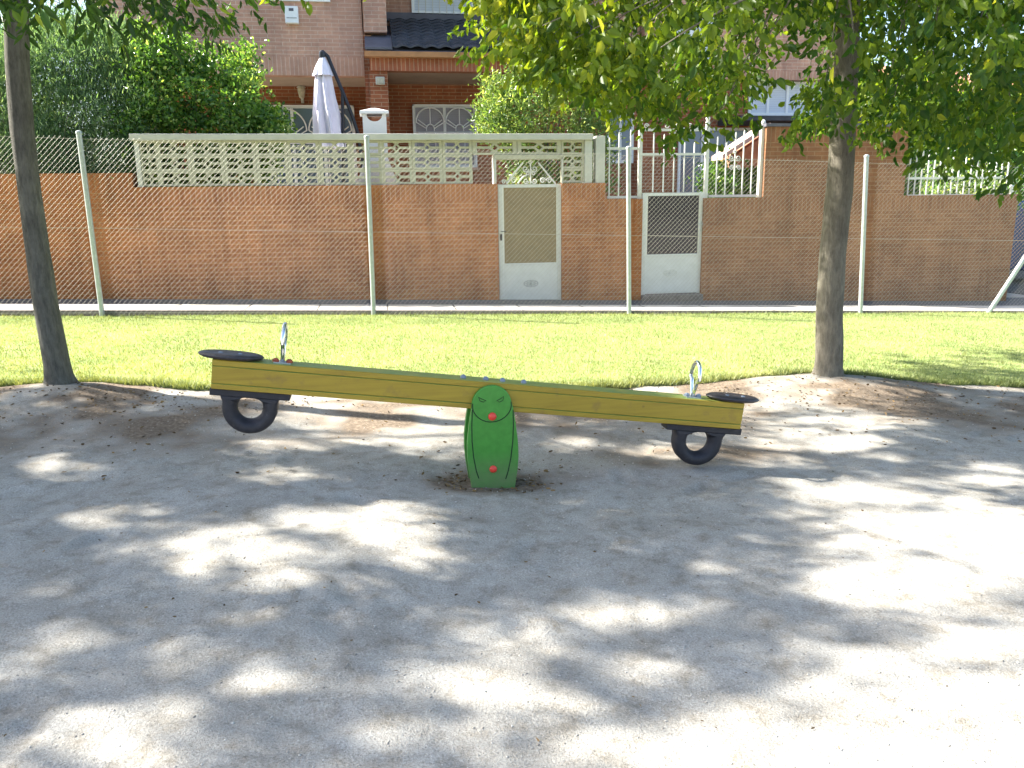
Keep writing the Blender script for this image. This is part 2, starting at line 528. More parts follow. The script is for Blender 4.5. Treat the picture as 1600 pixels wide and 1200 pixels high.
def npmesh(name, verts, faces, mat, parent=None, attrs=None, smooth=False):
    """verts (n,3), faces (m,k) numpy"""
    me = bpy.data.meshes.new(name)
    n, mfs, k = len(verts), len(faces), faces.shape[1]
    me.vertices.add(n)
    me.vertices.foreach_set('co', np.ascontiguousarray(verts, dtype=np.float32).ravel())
    me.loops.add(mfs*k)
    me.loops.foreach_set('vertex_index', np.ascontiguousarray(faces, dtype=np.int32).ravel())
    me.polygons.add(mfs)
    me.polygons.foreach_set('loop_start', np.arange(0, mfs*k, k, dtype=np.int32))
    try:
        me.polygons.foreach_set('loop_total', np.full(mfs, k, dtype=np.int32))
    except Exception:
        pass
    if attrs:
        for an, av in attrs.items():
            at_ = me.attributes.new(an, 'FLOAT', 'POINT')
            at_.data.foreach_set('value', np.ascontiguousarray(av, dtype=np.float32))
    me.update(calc_edges=True)
    me.validate()
    if smooth:
        me.polygons.foreach_set('use_smooth', np.ones(len(me.polygons), dtype=bool))
    o = bpy.data.objects.new(name, me)
    link(o, parent)
    me.materials.append(M[mat])
    return o

# value noise
_tab = np.random.default_rng(5).random((256, 256))
def vnoise(x, y, s):
    x = np.asarray(x, dtype=float)/s + 100.3; y = np.asarray(y, dtype=float)/s + 57.7
    xi = np.floor(x).astype(int); yi = np.floor(y).astype(int)
    fx = x-xi; fy = y-yi
    fx = fx*fx*(3-2*fx); fy = fy*fy*(3-2*fy)
    g = lambda i, j: _tab[i % 256, j % 256]
    return (g(xi, yi)*(1-fx)+g(xi+1, yi)*fx)*(1-fy) + (g(xi, yi+1)*(1-fx)+g(xi+1, yi+1)*fx)*fy - 0.5

T1 = np.array([-2.56, 6.80]); T2 = np.array([3.93, 6.66])
SUP = np.array([0.55, 4.42])
EDGE = [(-60, 7.2), (-12, 7.1), (-3.1, 6.93), (-2.2, 6.9), (-1.6, 6.83), (-0.06, 6.74), (1.6, 6.72), (3.2, 6.80), (3.9, 6.76), (4.6, 6.55), (5.7, 6.38), (8, 6.3), (60, 6.0)]
def edge(x):
    return np.interp(x, [e[0] for e in EDGE], [e[1] for e in EDGE])
def gz(x, y):
    x = np.asarray(x, dtype=float); y = np.asarray(y, dtype=float)
    z = -0.03*np.clip(x, -40, 40)
    z = z + 0.10*np.exp(-((x-T1[0])**2/0.55+(y-T1[1]+0.15)**2/0.35))
    z = z + 0.10*np.exp(-((x-T2[0]+0.1)**2/0.9+(y-T2[1]+0.1)**2/0.28))
    z = z + 0.05*np.exp(-((x+0.2)**2/2.5+(y-6.1)**2/0.15))*0.6
    z = z - 0.035*np.exp(-((x-SUP[0])**2/0.12+(y-SUP[1])**2/0.06))
    near = np.clip((7.2-y)/0.6, 0, 1)*np.clip((12-np.abs(x))/2, 0, 1)
    z = z + near*(0.035*vnoise(x, y, 1.3)+0.018*vnoise(x, y, 0.42)+0.015*vnoise(x, y, 0.19)+0.007*vnoise(x, y, 0.085))
    return z
_dr = np.random.default_rng(41)
DENTS = [(_dr.uniform(-2.6, 4.5), 1.5+5.0*_dr.random()**1.4, _dr.uniform(0, PI), _dr.uniform(0.007, 0.016)) for _ in range(85)]
_gz0 = gz
def gz(x, y):
    x = np.asarray(x, dtype=float); y = np.asarray(y, dtype=float)
    z = _gz0(x, y)
    for dx_, dy_, a_, h_ in DENTS:
        u = (x-dx_)*math.cos(a_)+(y-dy_)*math.sin(a_); w = -(x-dx_)*math.sin(a_)+(y-dy_)*math.cos(a_)
        q_ = (u/0.13)**2+(w/0.055)**2
        z = z - h_*np.exp(-q_**2) + 0.35*h_*np.exp(-(q_-2.2)**2)
    return z
def gzf(x, y):
    return float(gz(x, y))

# ------------------------------------------------------------------ ground
def axis(segs):
    out = []
    for a, b, st in segs:
        out += list(np.arange(a, b-1e-6, st))
    out.append(segs[-1][1])
    return np.array(out)
xs = axis([(-400, -60, 34), (-60, -12, 4), (-12, -4, 0.2), (-4, 6.5, 0.03), (6.5, 12, 0.2), (12, 60, 4), (60, 400, 34)])
ys = axis([(-120, -20, 20), (-20, -2, 1.5), (-2, 1.2, 0.15), (1.2, 7.1, 0.03), (7.1, 12, 0.4), (12, 60, 4), (60, 500, 40)])
X, Y = np.meshgrid(xs, ys)
Z = gz(X, Y)
soil = 1.3*np.exp(-((X-SUP[0]-0.05)**2/0.17+(Y-SUP[1]+0.02)**2/0.035))
soil = np.maximum(soil, 0.95*np.exp(-((X-T1[0]-0.5)**2/2.2+(Y-T1[1]+0.45)**2/0.22)))
soil = np.maximum(soil, 0.95*np.exp(-((X-T2[0]-0.2)**2/3.2+(Y-T2[1]+0.75)**2/0.7)))
soil = np.maximum(soil, 0.75*np.exp(-((X-0.1)**2/1.6+(Y-5.7)**2/0.35)))
soil = np.maximum(soil, 0.65*np.exp(-((X-1.9)**2/0.8+(Y-4.7)**2/0.10)))
soil = np.maximum(soil, 0.35*np.exp(-((X-0.35)**2/0.05+(Y-3.75)**2/0.006)))
soil = np.maximum(soil, 0.72*np.clip((Y-4.7)/1.0, 0, 1)*(Y < 7.5))
soil = np.maximum(soil, 0.6*np.clip(vnoise(X, Y, 1.1)+0.6*vnoise(X, Y, 0.3)-0.22, 0, 1)*(0.7+1.3*np.clip((Y-4)/1.0, 0, 1)))
soil = np.clip(soil*(1+1.4*vnoise(X, Y, 0.5)+0.9*vnoise(X, Y, 0.16)), 0, 1)
nx, ny = len(xs), len(ys)
V = np.stack([X.ravel(), Y.ravel(), Z.ravel()], 1)
ii = (np.arange(ny-1)[:, None]*nx+np.arange(nx-1)[None, :]).ravel()
Fq = np.stack([ii, ii+1, ii+1+nx, ii+nx], 1)
g = npmesh('ground', V, Fq, 'sand', attrs={'soil': soil.ravel()}, smooth=True)
tag(g, kind='structure')

# lawn sheet
lx = axis([(-60, -8, 2), (-8, 11, 0.05), (11, 60, 2)])
YF = 11.56
rows = []
nl = 24
for j in range(nl+1):
    t = j/nl
    y0 = edge(lx)+0.05*vnoise(lx, lx*0+3, 0.12)+0.05*vnoise(lx, lx*0+9, 0.5)
    yy = y0+(YF-y0)*t
    zz = -0.03*np.clip(lx, -40, 40)+0.012+0.02*min(1, j/1.0)+0.02*vnoise(lx, yy, 1.6)*min(1, t*3)
    zz = np.maximum(zz, gz(lx, yy)+(0.004 if j == 0 else 0.015)) if j < 8 else zz
    rows.append(np.stack([lx, yy, zz], 1))
V = np.concatenate(rows)
nx = len(lx)
ii = (np.arange(nl)[:, None]*nx+np.arange(nx-1)[None, :]).ravel()
o = npmesh('lawn', V, np.stack([ii, ii+1, ii+1+nx, ii+nx], 1), 'turf', smooth=True)
tag(o, kind='structure')

# grass blades
NB = 230000
gx = rng.uniform(-7.5, 10.5, NB)
e0 = edge(gx)+0.05*vnoise(gx, gx*0+3, 0.12)+0.05*vnoise(gx, gx*0+9, 0.5)
tt = rng.random(NB)**1.35
gy = e0-0.03+(YF-e0+0.02)*tt
ne = 26000
gx[:ne] = rng.uniform(-6, 9, ne)
e1 = edge(gx[:ne])+0.05*vnoise(gx[:ne], gx[:ne]*0+3, 0.12)+0.05*vnoise(gx[:ne], gx[:ne]*0+9, 0.5)
gy[:ne] = e1-0.05+np.abs(rng.normal(0, 0.09, ne))
hb = rng.uniform(0.018, 0.040, NB)
hb[:ne] = rng.uniform(0.025, 0.075, ne)*(0.6+0.8*(vnoise(gx[:ne], gy[:ne], 0.22)+0.5))
far = gy > YF-0.25
hb[far] *= 1.5
gzz = np.maximum(-0.03*gx+0.02*vnoise(gx, gy, 1.6)+0.025, gz(gx, gy)+0.004)
gzz[:ne] = gz(gx[:ne], gy[:ne])
an = rng.uniform(0, 2*PI, NB)
wd = rng.uniform(0.003, 0.006, NB)
lean = rng.normal(0, 0.5, (NB, 2))*hb[:, None]
V = np.empty((NB, 3, 3))
V[:, 0] = np.stack([gx-wd*np.cos(an), gy-wd*np.sin(an), gzz-0.004], 1)
V[:, 1] = np.stack([gx+wd*np.cos(an), gy+wd*np.sin(an), gzz-0.004], 1)
V[:, 2] = np.stack([gx+lean[:, 0], gy+lean[:, 1], gzz+hb], 1)
tint = np.clip(0.55+0.5*vnoise(gx, gy, 0.7)+0.35*vnoise(gx, gy, 0.15)+rng.normal(0, 0.2, NB), 0, 1)
tint[:ne] = np.clip(tint[:ne]-0.2, 0, 1)
o = npmesh('grass', V.reshape(-1, 3), np.arange(NB*3).reshape(-1, 3), 'blade', attrs={'tint': np.repeat(tint, 3)})
tag(o, 'short yellowish green grass of the lawn behind the seesaw', 'grass', kind='stuff')

# pebbles
def pebbles(name, n, smin, smax, label, xr, yr, matn, flat=0.6):
    px = rng.uniform(*xr, n); py = yr[0]+(yr[1]-yr[0])*rng.random(n)**1.3
    s = smin+(smax-smin)*rng.random(n)**3
    dirs = np.array([[1, 0, 0], [0, 1, 0], [-1, 0, 0], [0, -1, 0], [0, 0, 1], [0, 0, -1]], float)
    V = dirs[None]*s[:, None, None]*rng.uniform(0.6, 1.2, (n, 6, 1))
    V[:, :, 2] *= flat
    a = rng.uniform(0, 2*PI, n); ca, sa = np.cos(a)[:, None], np.sin(a)[:, None]
    x_, y_ = V[:, :, 0]*ca-V[:, :, 1]*sa, V[:, :, 0]*sa+V[:, :, 1]*ca
    V[:, :, 0], V[:, :, 1] = x_, y_
    V[:, :, 0] += px[:, None]; V[:, :, 1] += py[:, None]; V[:, :, 2] += (gz(px, py)+s*flat*0.3)[:, None]
    f = np.array([[0, 1, 4], [1, 2, 4], [2, 3, 4], [3, 0, 4], [1, 0, 5], [2, 1, 5], [3, 2, 5], [0, 3, 5]])
    Fc = (f[None]+(np.arange(n)*6)[:, None, None]).reshape(-1, 3)
    o = npmesh(name, V.reshape(-1, 3), Fc, matn, attrs={'tint': np.repeat(rng.random(n), 6)})
    return tag(o, label, 'gravel', kind='stuff')
pebbles('gravel', 15000, 0.002, 0.0065, 'loose pale gravel scattered over the sandy play area', (-3.5, 6.0), (1.4, 6.9), 'pebble')

# ------------------------------------------------------------------ foliage
def leaves(P, D, L, Wd, tint, shape='broad'):
    """P base points, D unit directions, L lengths, Wd widths -> verts, faces, tint"""
    n = len(P)
    D = D/np.linalg.norm(D, axis=1)[:, None]
    rnd = rng.normal(0, 1, (n, 3)); rnd[:, 2] *= 0.35
    S = np.cross(D, rnd); S /= np.linalg.norm(S, axis=1)[:, None]+1e-9
    # keep blades mostly facing up/outwards, as real leaves hang
    N = np.cross(S, D)
    L_ = L[:, None]; W_ = Wd[:, None]
    V = np.empty((n, 6, 3))
    fold = 0.22
    V[:, 0] = P
    V[:, 3] = P+D*L_-N*L_*0.12
    a1, a2 = (0.30, 0.68) if shape == 'broad' else (0.28, 0.62)
    w1, w2 = (0.5, 0.42) if shape == 'broad' else (0.45, 0.38)
    V[:, 1] = P+D*L_*a1+S*W_*w1+N*W_*fold
    V[:, 2] = P+D*L_*a2+S*W_*w2+N*W_*fold*0.8
    V[:, 5] = P+D*L_*a1-S*W_*w1+N*W_*fold
    V[:, 4] = P+D*L_*a2-S*W_*w2+N*W_*fold*0.8
    i = (np.arange(n)*6)[:, None]
    Fc = np.concatenate([i+np.array([[0, 1, 2, 3]]), i+np.array([[0, 3, 4, 5]])])
    return V.reshape(-1, 3), Fc, np.repeat(tint, 6)

# where the sun reaches the ground in the photo (pixel ellipses of light)
LIT = [(55,725,55,13),(300,845,80,26),(390,740,60,12),(395,805,45,15),(365,900,48,20),(570,800,85,15),(560,835,55,18),(600,868,45,16),
 (30,915,38,14),(15,985,35,18),(320,958,26,11),(235,1005,75,15),(400,1060,110,20),(60,1130,80,28),(150,1160,100,35),(700,990,75,26),
 (650,1055,100,22),(760,1095,70,28),(190,790,26,9),(1280,765,38,13),(1340,773,30,9),(1470,775,30,9),(1525,805,52,12),(1410,830,150,24),
 (1500,862,120,34),(1350,912,150,30),(1010,932,42,12),(900,942,95,14),(900,1030,55,18),(1060,1095,55,18),(1270,1020,60,14),(1150,1175,260,50),
 (1480,1130,170,80),(1300,1110,120,26),(1540,735,70,11),(1000,698,60,9),(1120,838,0,0),(909,850,26,7),(830,845,0,0),(1030,880,26,9),
 (1470,1000,120,22),(590,640,150,48),(430,690,70,8),(700,745,0,0),(1290,690,60,8),(1360,660,60,8),(1180,640,0,0),(860,690,40,8),(640,700,60,10),
 (180,1110,60,18),(520,1140,40,12),(480,1185,70,14),(850,1150,70,18),(120,855,40,10),(90,800,34,10),(230,880,40,9),(520,905,30,8),(1180,800,22,6),(1240,850,40,8),(700,905,0,0),(1100,960,30,8),(1180,1060,50,12)]
_lr = np.random.default_rng(3)
LIT += [(_lr.uniform(-20, 1620), 690+510*_lr.random(), _lr.uniform(4, 22), _lr.uniform(1, 7)) for _ in range(95)]  # random small sun patches added for finer dapple
LIT = [e for e in LIT if e[2] > 0]

def lit_at(P):
    """True where the shadow of point P would fall on ground that the photo shows in the sun"""
    lx_ = P[:, 0]+SHX*(P[:, 2]+0.03*P[:, 0]); ly_ = P[:, 1]+SHY*(P[:, 2]+0.03*P[:, 0])
    px, py, z = proj(np.stack([lx_, ly_, -0.03*lx_], 1))
    ok = z > 0.3
    res = np.zeros(len(P), bool)
    for cx, cy, rx, ry in LIT:
        res |= ((px-cx)/(rx*1.05+8))**2+((py-cy)/(ry*1.05+4))**2 < 1.0
    lawn = (ly_ > edge(lx_)-0.12) & (ly_ < 14) & (lx_ > -12)
    shade = (((px-1520)/130)**2+((py-575)/28)**2 < 1) | (px > 1640) | (((px-1380)/80)**2+((py-560)/10)**2 < 1) | (((px-1560)/90)**2+((py-552)/9)**2 < 1)
    shade |= ((px-10)/40)**2+((py-583)/8)**2 < 1
    band = (py < 626) & (px > 130) & (px < 1270)
    res |= (lawn & ~shade) | (band & ok)
    return res & ok

def limb(mb, a, b, r0, r1, bend=0.15, n=7, seg=8):
    a, b = Vector(a), Vector(b)
    d = b-a
    off = Vector((random.uniform(-1, 1), random.uniform(-1, 1), random.uniform(-0.3, 1)))*d.length*bend
    pts, rs = [], []
    for i in range(n+1):
        t = i/n
        p = a+d*t+off*math.sin(PI*t)*0.6+Vector((0, 0, -0.08*d.length*t*t))
        p += Vector((random.uniform(-1, 1), random.uniform(-1, 1), random.uniform(-1, 1)))*r0*0.25
        pts.append(p); rs.append(r0+(r1-r0)*t)
    mb.tube(pts, rs, seg)
    return pts

def make_tree(name, label, base, trunk_px, crown, n_clumps, twigs, leaf, mat, barkm, low, gaps, loc_trunk=None, seed=1, group=None, n_vis=0, n_sh=0, sh_box=(-50, 1650, 640, 1250)):
    global rng
    rng = np.random.default_rng(seed); random.seed(seed)
    if trunk_px:
        pts = [at(x, y, Yp) for x, y, w, Yp in trunk_px]
        rs = [w/2*np.linalg.norm(np.array(p)-CAM)/F*0.97 for p, (x, y, w, Yp) in zip(pts, trunk_px)]
    else:
        pts, rs = loc_trunk
        pts = [Vector(p) for p in pts]
    t = thing(name, label, 'tree', (pts[0].x, pts[0].y, gzf(pts[0].x, pts[0].y)), group)
    # trunk resampled with bark irregularity
    P2, R2 = [], []
    for i in range(len(pts)-1):
        for k in range(6):
            u = k/6
            P2.append(pts[i].lerp(pts[i+1], u)); R2.append(rs[i]*(1-u)+rs[i+1]*u)
    P2.append(pts[-1]); R2.append(rs[-1])
    # flared foot below the surface
    P2.insert(0, P2[0]-Vector((0, 0, 0.12))); R2.insert(0, R2[0]*1.35)
    mb = MB(); mb.tube(P2, R2, 20)
    V = np.array(mb.v)
    k = np.arange(len(V))
    ctr = np.array(P2)[np.minimum(k//20, len(P2)-1)]
    ang = (k % 20)*2*PI/20
    dz = V[:, 2]
    wob = 1+0.10*vnoise(ang*2.2, dz, 0.6)+0.07*vnoise(ang*4, dz*2+7, 0.5)
    low_z = dz-pts[0].z
    fl = 1+0.75*np.clip(1-low_z/0.20, 0, 1)**2*(0.4+0.9*np.cos(ang*2.5+1)**2)
    V = ctr+(V-ctr)*(wob*fl)[:, None]
    mb.v = [tuple(v) for v in V]
    cx, cy, cz, rx, ry, rz, zmin = crown
    top = pts[-1]
    # main limbs
    ends = []
    nlimb = 9
    for i in range(nlimb):
        a = 2*PI*i/nlimb+random.uniform(-0.3, 0.3)
        rr = random.uniform(0.5, 0.85)
        e = Vector((cx+rx*rr*math.cos(a), cy+ry*rr*math.sin(a), cz+rz*random.uniform(-0.5, 0.7)))
        s0 = pts[-1].lerp(pts[-2], random.uniform(0, 0.9))
        ends.append(limb(mb, s0, e, rs[-1]*(0.42 if n_vis > 100 else 0.27), 0.010, 0.12, 9, 8))
    ends.append(limb(mb, top, Vector((cx, cy, cz+rz*0.85)), rs[-1]*0.8, 0.02, 0.06, 9, 8))
    LP = np.array([p for pl in ends for p in pl[2:]])
    # clumps
    cl = []
    tries = 0
    while len(cl) < n_clumps+n_vis and tries < 400000:
        tries += 1
        d = rng.normal(0, 1, 3); d /= np.linalg.norm(d)
        r = rng.random()**0.45
        p = np.array([cx+d[0]*r*rx, cy+d[1]*r*ry, cz+d[2]*r*rz])
        if p[2] < zmin: continue
        px, py, z = proj(p[None]); px, py, z = px[0], py[0], z[0]
        if z < 1.7: continue
        if len(cl) >= n_clumps and not (-60 < px < 1680 and -80 < py): continue
        if z > 0.5 and -150 < px < 1750 and py > -60:
            if py > low(px)-16: continue
            if any(((px-g_[0])/g_[2])**2+((py-g_[1])/g_[3])**2 < 1 for g_ in gaps): continue
        cl.append(p)
    want = len(cl)+n_sh  # extra leaf clumps added where their shadows darken the ground
    tries = 0
    while len(cl) < want and tries < 60:
        tries += 1
        d = rng.normal(0, 1, (3000, 3)); d /= np.linalg.norm(d, axis=1)[:, None]
        p = np.array([cx, cy, cz])+d*(rng.random(3000)**0.4)[:, None]*np.array([rx, ry, rz])
        hg = p[:, 2]+0.03*p[:, 0]
        g_ = np.stack([p[:, 0]+SHX*hg, p[:, 1]+SHY*hg, -0.03*p[:, 0]], 1)
        qx, qy, qz = proj(g_)
        ok = (qz > 0.5) & (qx > sh_box[0]) & (qx < sh_box[1]) & (qy > sh_box[2]) & (qy < sh_box[3]) & (p[:, 2] > zmin) & ~lit_at(p)
        px, py, z = proj(p)
        v_ = (z > 0.5) & (px > -150) & (px < 1750) & (py > -60)
        ok &= (z > 1.7) & ~(v_ & (py > np.array([low(a)-16 for a in px])))
        for g2_ in gaps: ok &= ~(v_ & (((px-g2_[0])/g2_[2])**2+((py-g2_[1])/g2_[3])**2 < 1))
        cl += list(p[ok][:want-len(cl)])
    cl = np.array(cl)
    TP = np.repeat(cl, twigs, 0)+rng.normal(0, 1, (len(cl)*twigs, 3))*np.array([0.20, 0.20, 0.14])
    px, py, z = proj(TP)
    vis = (z > 0.5) & (px > -80) & (px < 1680) & (py > -50)
    keep = np.ones(len(TP), bool)
    lowv = np.array([low(v)-6 for v in px])
    keep &= ~(vis & (py > lowv-10+rng.normal(0, 7, len(TP))))
    for g_ in gaps:
        keep &= ~(vis & (((px-g_[0])/g_[2])**2+((py-g_[1])/g_[3])**2 < 1))
    keep &= z > 1.6
    l_ = lit_at(TP)  # twigs that would shade the sun patches are dropped, shaping crown gaps
    keep &= ~(l_ & (rng.random(len(TP)) < np.where(vis, 0.93 if name == 'ash_tree' else 0.5, 1.0)))
    if name == 'ash_tree':  # ash crowns thinned so sun reaches the maple's left leaves
        for dz_ in (0.0,):
            tz = 2.8; hgt = TP[:, 2]-tz
            bx_ = TP[:, 0]+SHX*hgt; by_ = TP[:, 1]+SHY*hgt
            on = (hgt > 0.3) & (bx_ > -0.9) & (bx_ < 2.0) & (by_ > 4.2) & (by_ < 7.5)
            keep &= ~(on & (rng.random(len(TP)) < 0.7))
    TP = TP[keep]
    # twigs
    d2 = ((TP[:, None, :]-LP[None])**2).sum(2) if len(TP)*len(LP) < 4e6 else None
    idx = np.argsort(rng.random(len(TP)))[:420]
    for i in idx:
        dd = ((LP-TP[i])**2).sum(1); j = int(np.argmin(dd))
        if dd[j] < 2.6:
            limb(mb, LP[j], TP[i], 0.009, 0.003, 0.12, 4, 4)
    trunk = build('trunk', mb, barkm, t, smooth=True)
    # leaves on every twig
    nl_, L0, W0, shape = leaf
    n = len(TP)*nl_
    tid = np.repeat(np.arange(len(TP)), nl_)
    tw_dir = rng.normal(0, 1, (len(TP), 3)); tw_dir[:, 2] = -np.abs(tw_dir[:, 2])*0.35-0.15
    tw_dir /= np.linalg.norm(tw_dir, axis=1)[:, None]
    along = (np.tile(np.arange(nl_), len(TP))/nl_)[:, None]
    Pp = TP[tid]+tw_dir[tid]*along*0.30+rng.normal(0, 0.018, (n, 3))
    side = rng.normal(0, 1, (n, 3)); side[:, 2] *= 0.3
    D = tw_dir[tid]*0.5+side*0.55+np.array([0, 0, -0.62])
    if name == 'maple_tree': tint_lit = 0.30*np.clip((3.2-TP[tid][:, 0])/2.6, 0, 1)-0.14  # sunlit left and shaded right of the crown put into the leaf tint
    else: tint_lit = 0
    L = L0*rng.uniform(0.6, 1.2, n); Wv = L*W0*rng.uniform(0.85, 1.15, n)
    base_t = rng.random(len(TP))
    tint = np.clip(0.12+0.45*base_t[tid]**1.5+rng.normal(0, 0.12, n)+np.where(rng.random(n) < 0.03, 0.4, 0)+tint_lit, 0, 1)
    qx, qy, qz = proj(Pp)
    v2 = (qz > 0.5) & (qx > -80) & (qx < 1680) & (qy > -50)
    kp = ~(lit_at(Pp+D*L[:, None]*0.5) & (rng.random(n) < np.where(v2, 0.45, 0.82)))
    Pp, D, L, Wv, tint = Pp[kp], D[kp], L[kp], Wv[kp], tint[kp]
    V, Fc, tn = leaves(Pp, D, L, Wv, tint, shape)
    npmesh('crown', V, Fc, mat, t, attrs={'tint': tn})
    return t

LOW2 = [(-200,-200),(730,-60),(745,90),(775,105),(800,105),(830,118),(880,140),(930,180),(955,205),(985,182),(1010,178),(1035,205),(1062,256),(1085,225),(1110,212),(1140,188),(1165,180),(1182,140),(1195,110),(1245,112),(1255,228),(1290,240),(1298,185),(1332,185),(1346,222),(1392,230),(1405,195),(1440,232),(1478,285),(1500,255),(1535,250),(1560,295),(1580,312),(1615,300),(1700,260),(2600,260)]
low2 = lambda x: float(np.interp(x, [p[0] for p in LOW2], [p[1] for p in LOW2]))
LOW1 = [(-900,40),(-20,42),(20,25),(45,20),(60,30),(120,34),(180,40),(205,60),(250,74),(280,50),(318,84),(335,48),(372,40),(392,22),(404,-40),(430,-90),(720,-120),(900,-200),(2600,-200)]
low1 = lambda x: float(np.interp(x, [p[0] for p in LOW1], [p[1] for p in LOW1]))
GAPS2 = [(1238,72,48,50),(1385,100,24,22),(975,155,20,30),(962,28,20,22),(1218,152,40,30),(1090,140,14,12),(1135,50,12,10),(1020,105,12,10),(1440,60,14,12),(1450,150,12,10),(1180,30,14,12),(1370,170,22,20),(868,35,12,9),(1500,80,8,7),(1340,52,9,8)]

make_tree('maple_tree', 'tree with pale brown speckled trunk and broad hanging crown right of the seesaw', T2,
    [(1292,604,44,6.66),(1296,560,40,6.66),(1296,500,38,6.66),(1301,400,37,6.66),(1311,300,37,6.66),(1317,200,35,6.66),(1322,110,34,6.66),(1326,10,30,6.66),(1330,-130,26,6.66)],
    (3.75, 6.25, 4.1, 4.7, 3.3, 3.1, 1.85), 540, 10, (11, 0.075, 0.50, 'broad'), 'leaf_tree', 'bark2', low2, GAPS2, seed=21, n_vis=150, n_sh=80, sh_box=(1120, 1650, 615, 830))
make_tree('ash_tree', 'leaning grey trunked tree left of the seesaw with narrow hanging leaves', T1,
    [(97,622,43,6.80),(89,570,34,6.80),(72,480,32,6.80),(60,400,30,6.80),(46,300,28,6.80),(34,200,28,6.80),(27,100,28,6.80),(25,0,28,6.80),(28,-130,28,6.80)],
    (-2.9, 6.5, 5.0, 4.0, 3.7, 3.3, 2.2), 660, 10, (10, 0.088, 0.34, 'narrow'), 'leaf_ash', 'bark1', low1, [(112,40,7,7)], seed=5, n_vis=25, n_sh=190)
make_tree('ash_tree', 'tree beyond the left edge whose crown shades the sandy ground', T1, None,
    (-8.6, 6.6, 5.0, 4.2, 4.0, 2.8, 2.6), 620, 10, (9, 0.11, 0.42, 'narrow'), 'leaf_ash', 'bark1', lambda x: -400 if x > -40 else 60, [],
    loc_trunk=([(-9.1, 6.9, 0.27), (-9.05, 6.9, 1.3), (-8.95, 6.9, 2.4), (-8.9, 6.9, 3.2)], [0.13, 0.105, 0.09, 0.08]), seed=9, n_sh=190)

rng = np.random.default_rng(77); random.seed(77)
# fallen leaves
nL = 1760
lxp = np.concatenate([rng.normal(T1[0]+0.7, 0.9, 350), rng.normal(T2[0]-0.3, 1.3, 500), rng.normal(SUP[0], 0.22, 200), rng.uniform(-3, 5.5, 450), rng.uniform(-2.5, 4, 260)])
lyp = np.concatenate([rng.normal(6.3, 0.25, 350), rng.normal(6.0, 0.45, 500), rng.normal(SUP[1], 0.13, 200), rng.uniform(4.6, 6.8, 450), rng.uniform(1.6, 4.8, 260)])
P = np.stack([lxp, lyp, gz(lxp, lyp)+0.006], 1)
D = rng.normal(0, 1, (nL, 3)); D[:, 2] = rng.uniform(-0.05, 0.25, nL)
LL = rng.uniform(0.012, 0.035, nL); LL[-260:] *= 0.55
V, Fc, tn = leaves(P, D, LL, LL*rng.uniform(0.2, 0.5, nL), rng.random(nL))
o = npmesh('fallen_leaves', V, Fc, 'litter', attrs={'tint': tn})
tag(o, 'dry brown leaf litter scattered over the sand and around the trunks', 'leaf litter', kind='stuff')

# ------------------------------------------------------------------ seesaw
YFp, YB0, YB1 = 4.33, 4.355, 4.495
Lp, Rp = at(330.5, 584.5, YB0), at(1160, 651, YB0)
tilt = math.atan2(Rp.z-Lp.z, Rp.x-Lp.x)
blen = (Rp-Lp).length
BM = Matrix.Translation(Vector((Lp.x, YB0, Lp.z))) @ Matrix.Rotation(-tilt, 4, 'Y')   # local: x along beam, y across, z up
BI = BM.inverted()
def bu(x, y=None):
    """distance along the beam of a photo column"""
    yy = 584.5+(x-330.5)*(651-584.5)/(1160-330.5) if y is None else y
    return (BI @ at(x, yy, (YB0+YB1)/2)).x
see = thing('seesaw', 'yellow wooden seesaw on a green post with a carved face, its left end raised', 'seesaw', (SUP[0], SUP[1], gzf(*SUP)))
hb_ = 0.079
gv = 0.007
BW = YB1-YB0
prof = []
def side(y, s):
    out = []
    for zc in (hb_*0.58, -hb_*0.62)[::1]:
        out.append((y, zc+0.0035)); out.append((y+s*gv, zc)); out.append((y, zc-0.0035))
    return out
fr = [(0.004, hb_)] + [(0.0, hb_-0.004)] + side(0, 1) + [(0.0, -hb_+0.003), (0.003, -hb_)]
bk = [(BW-0.003, -hb_), (BW, -hb_+0.003)] + [(y, z) for y, z in reversed(side(BW, -1))] + [(BW, hb_-0.004), (BW-0.004, hb_)]
mb = MB().prism(fr+bk, 0, blen, 'x', BM)
build('beam', mb, 'beam', see)
# end caps are the beam's own ends; seats
for (x0, x1) in ((308, 411), (1099, 1180)):
    u0, u1 = bu(x0), bu(x1)
    uc, ru = (u0+u1)/2, (u1-u0)/2
    pr = [(0.6, 0.0), (0.86, 0.002), (0.96, 0.009), (1.0, 0.017), (0.97, 0.024), (0.88, 0.030), (0.7, 0.033), (0.3, 0.034), (0.02, 0.034)]
    mbs = MB().lathe([(r*ru, z) for r, z in pr], (uc, BW/2, hb_+0.001), 40, BM, 1, 0.088/ru)
    s_ = build('seat', mbs, 'seat', see, smooth=True)
    for du in (-0.05, 0.05):
        build('screw', MB().lathe([(0.012, 0.033), (0.011, 0.037), (0.006, 0.039)], (uc+du, BW/2-0.03, hb_), 12, BM), 'bolt', s_, smooth=True)
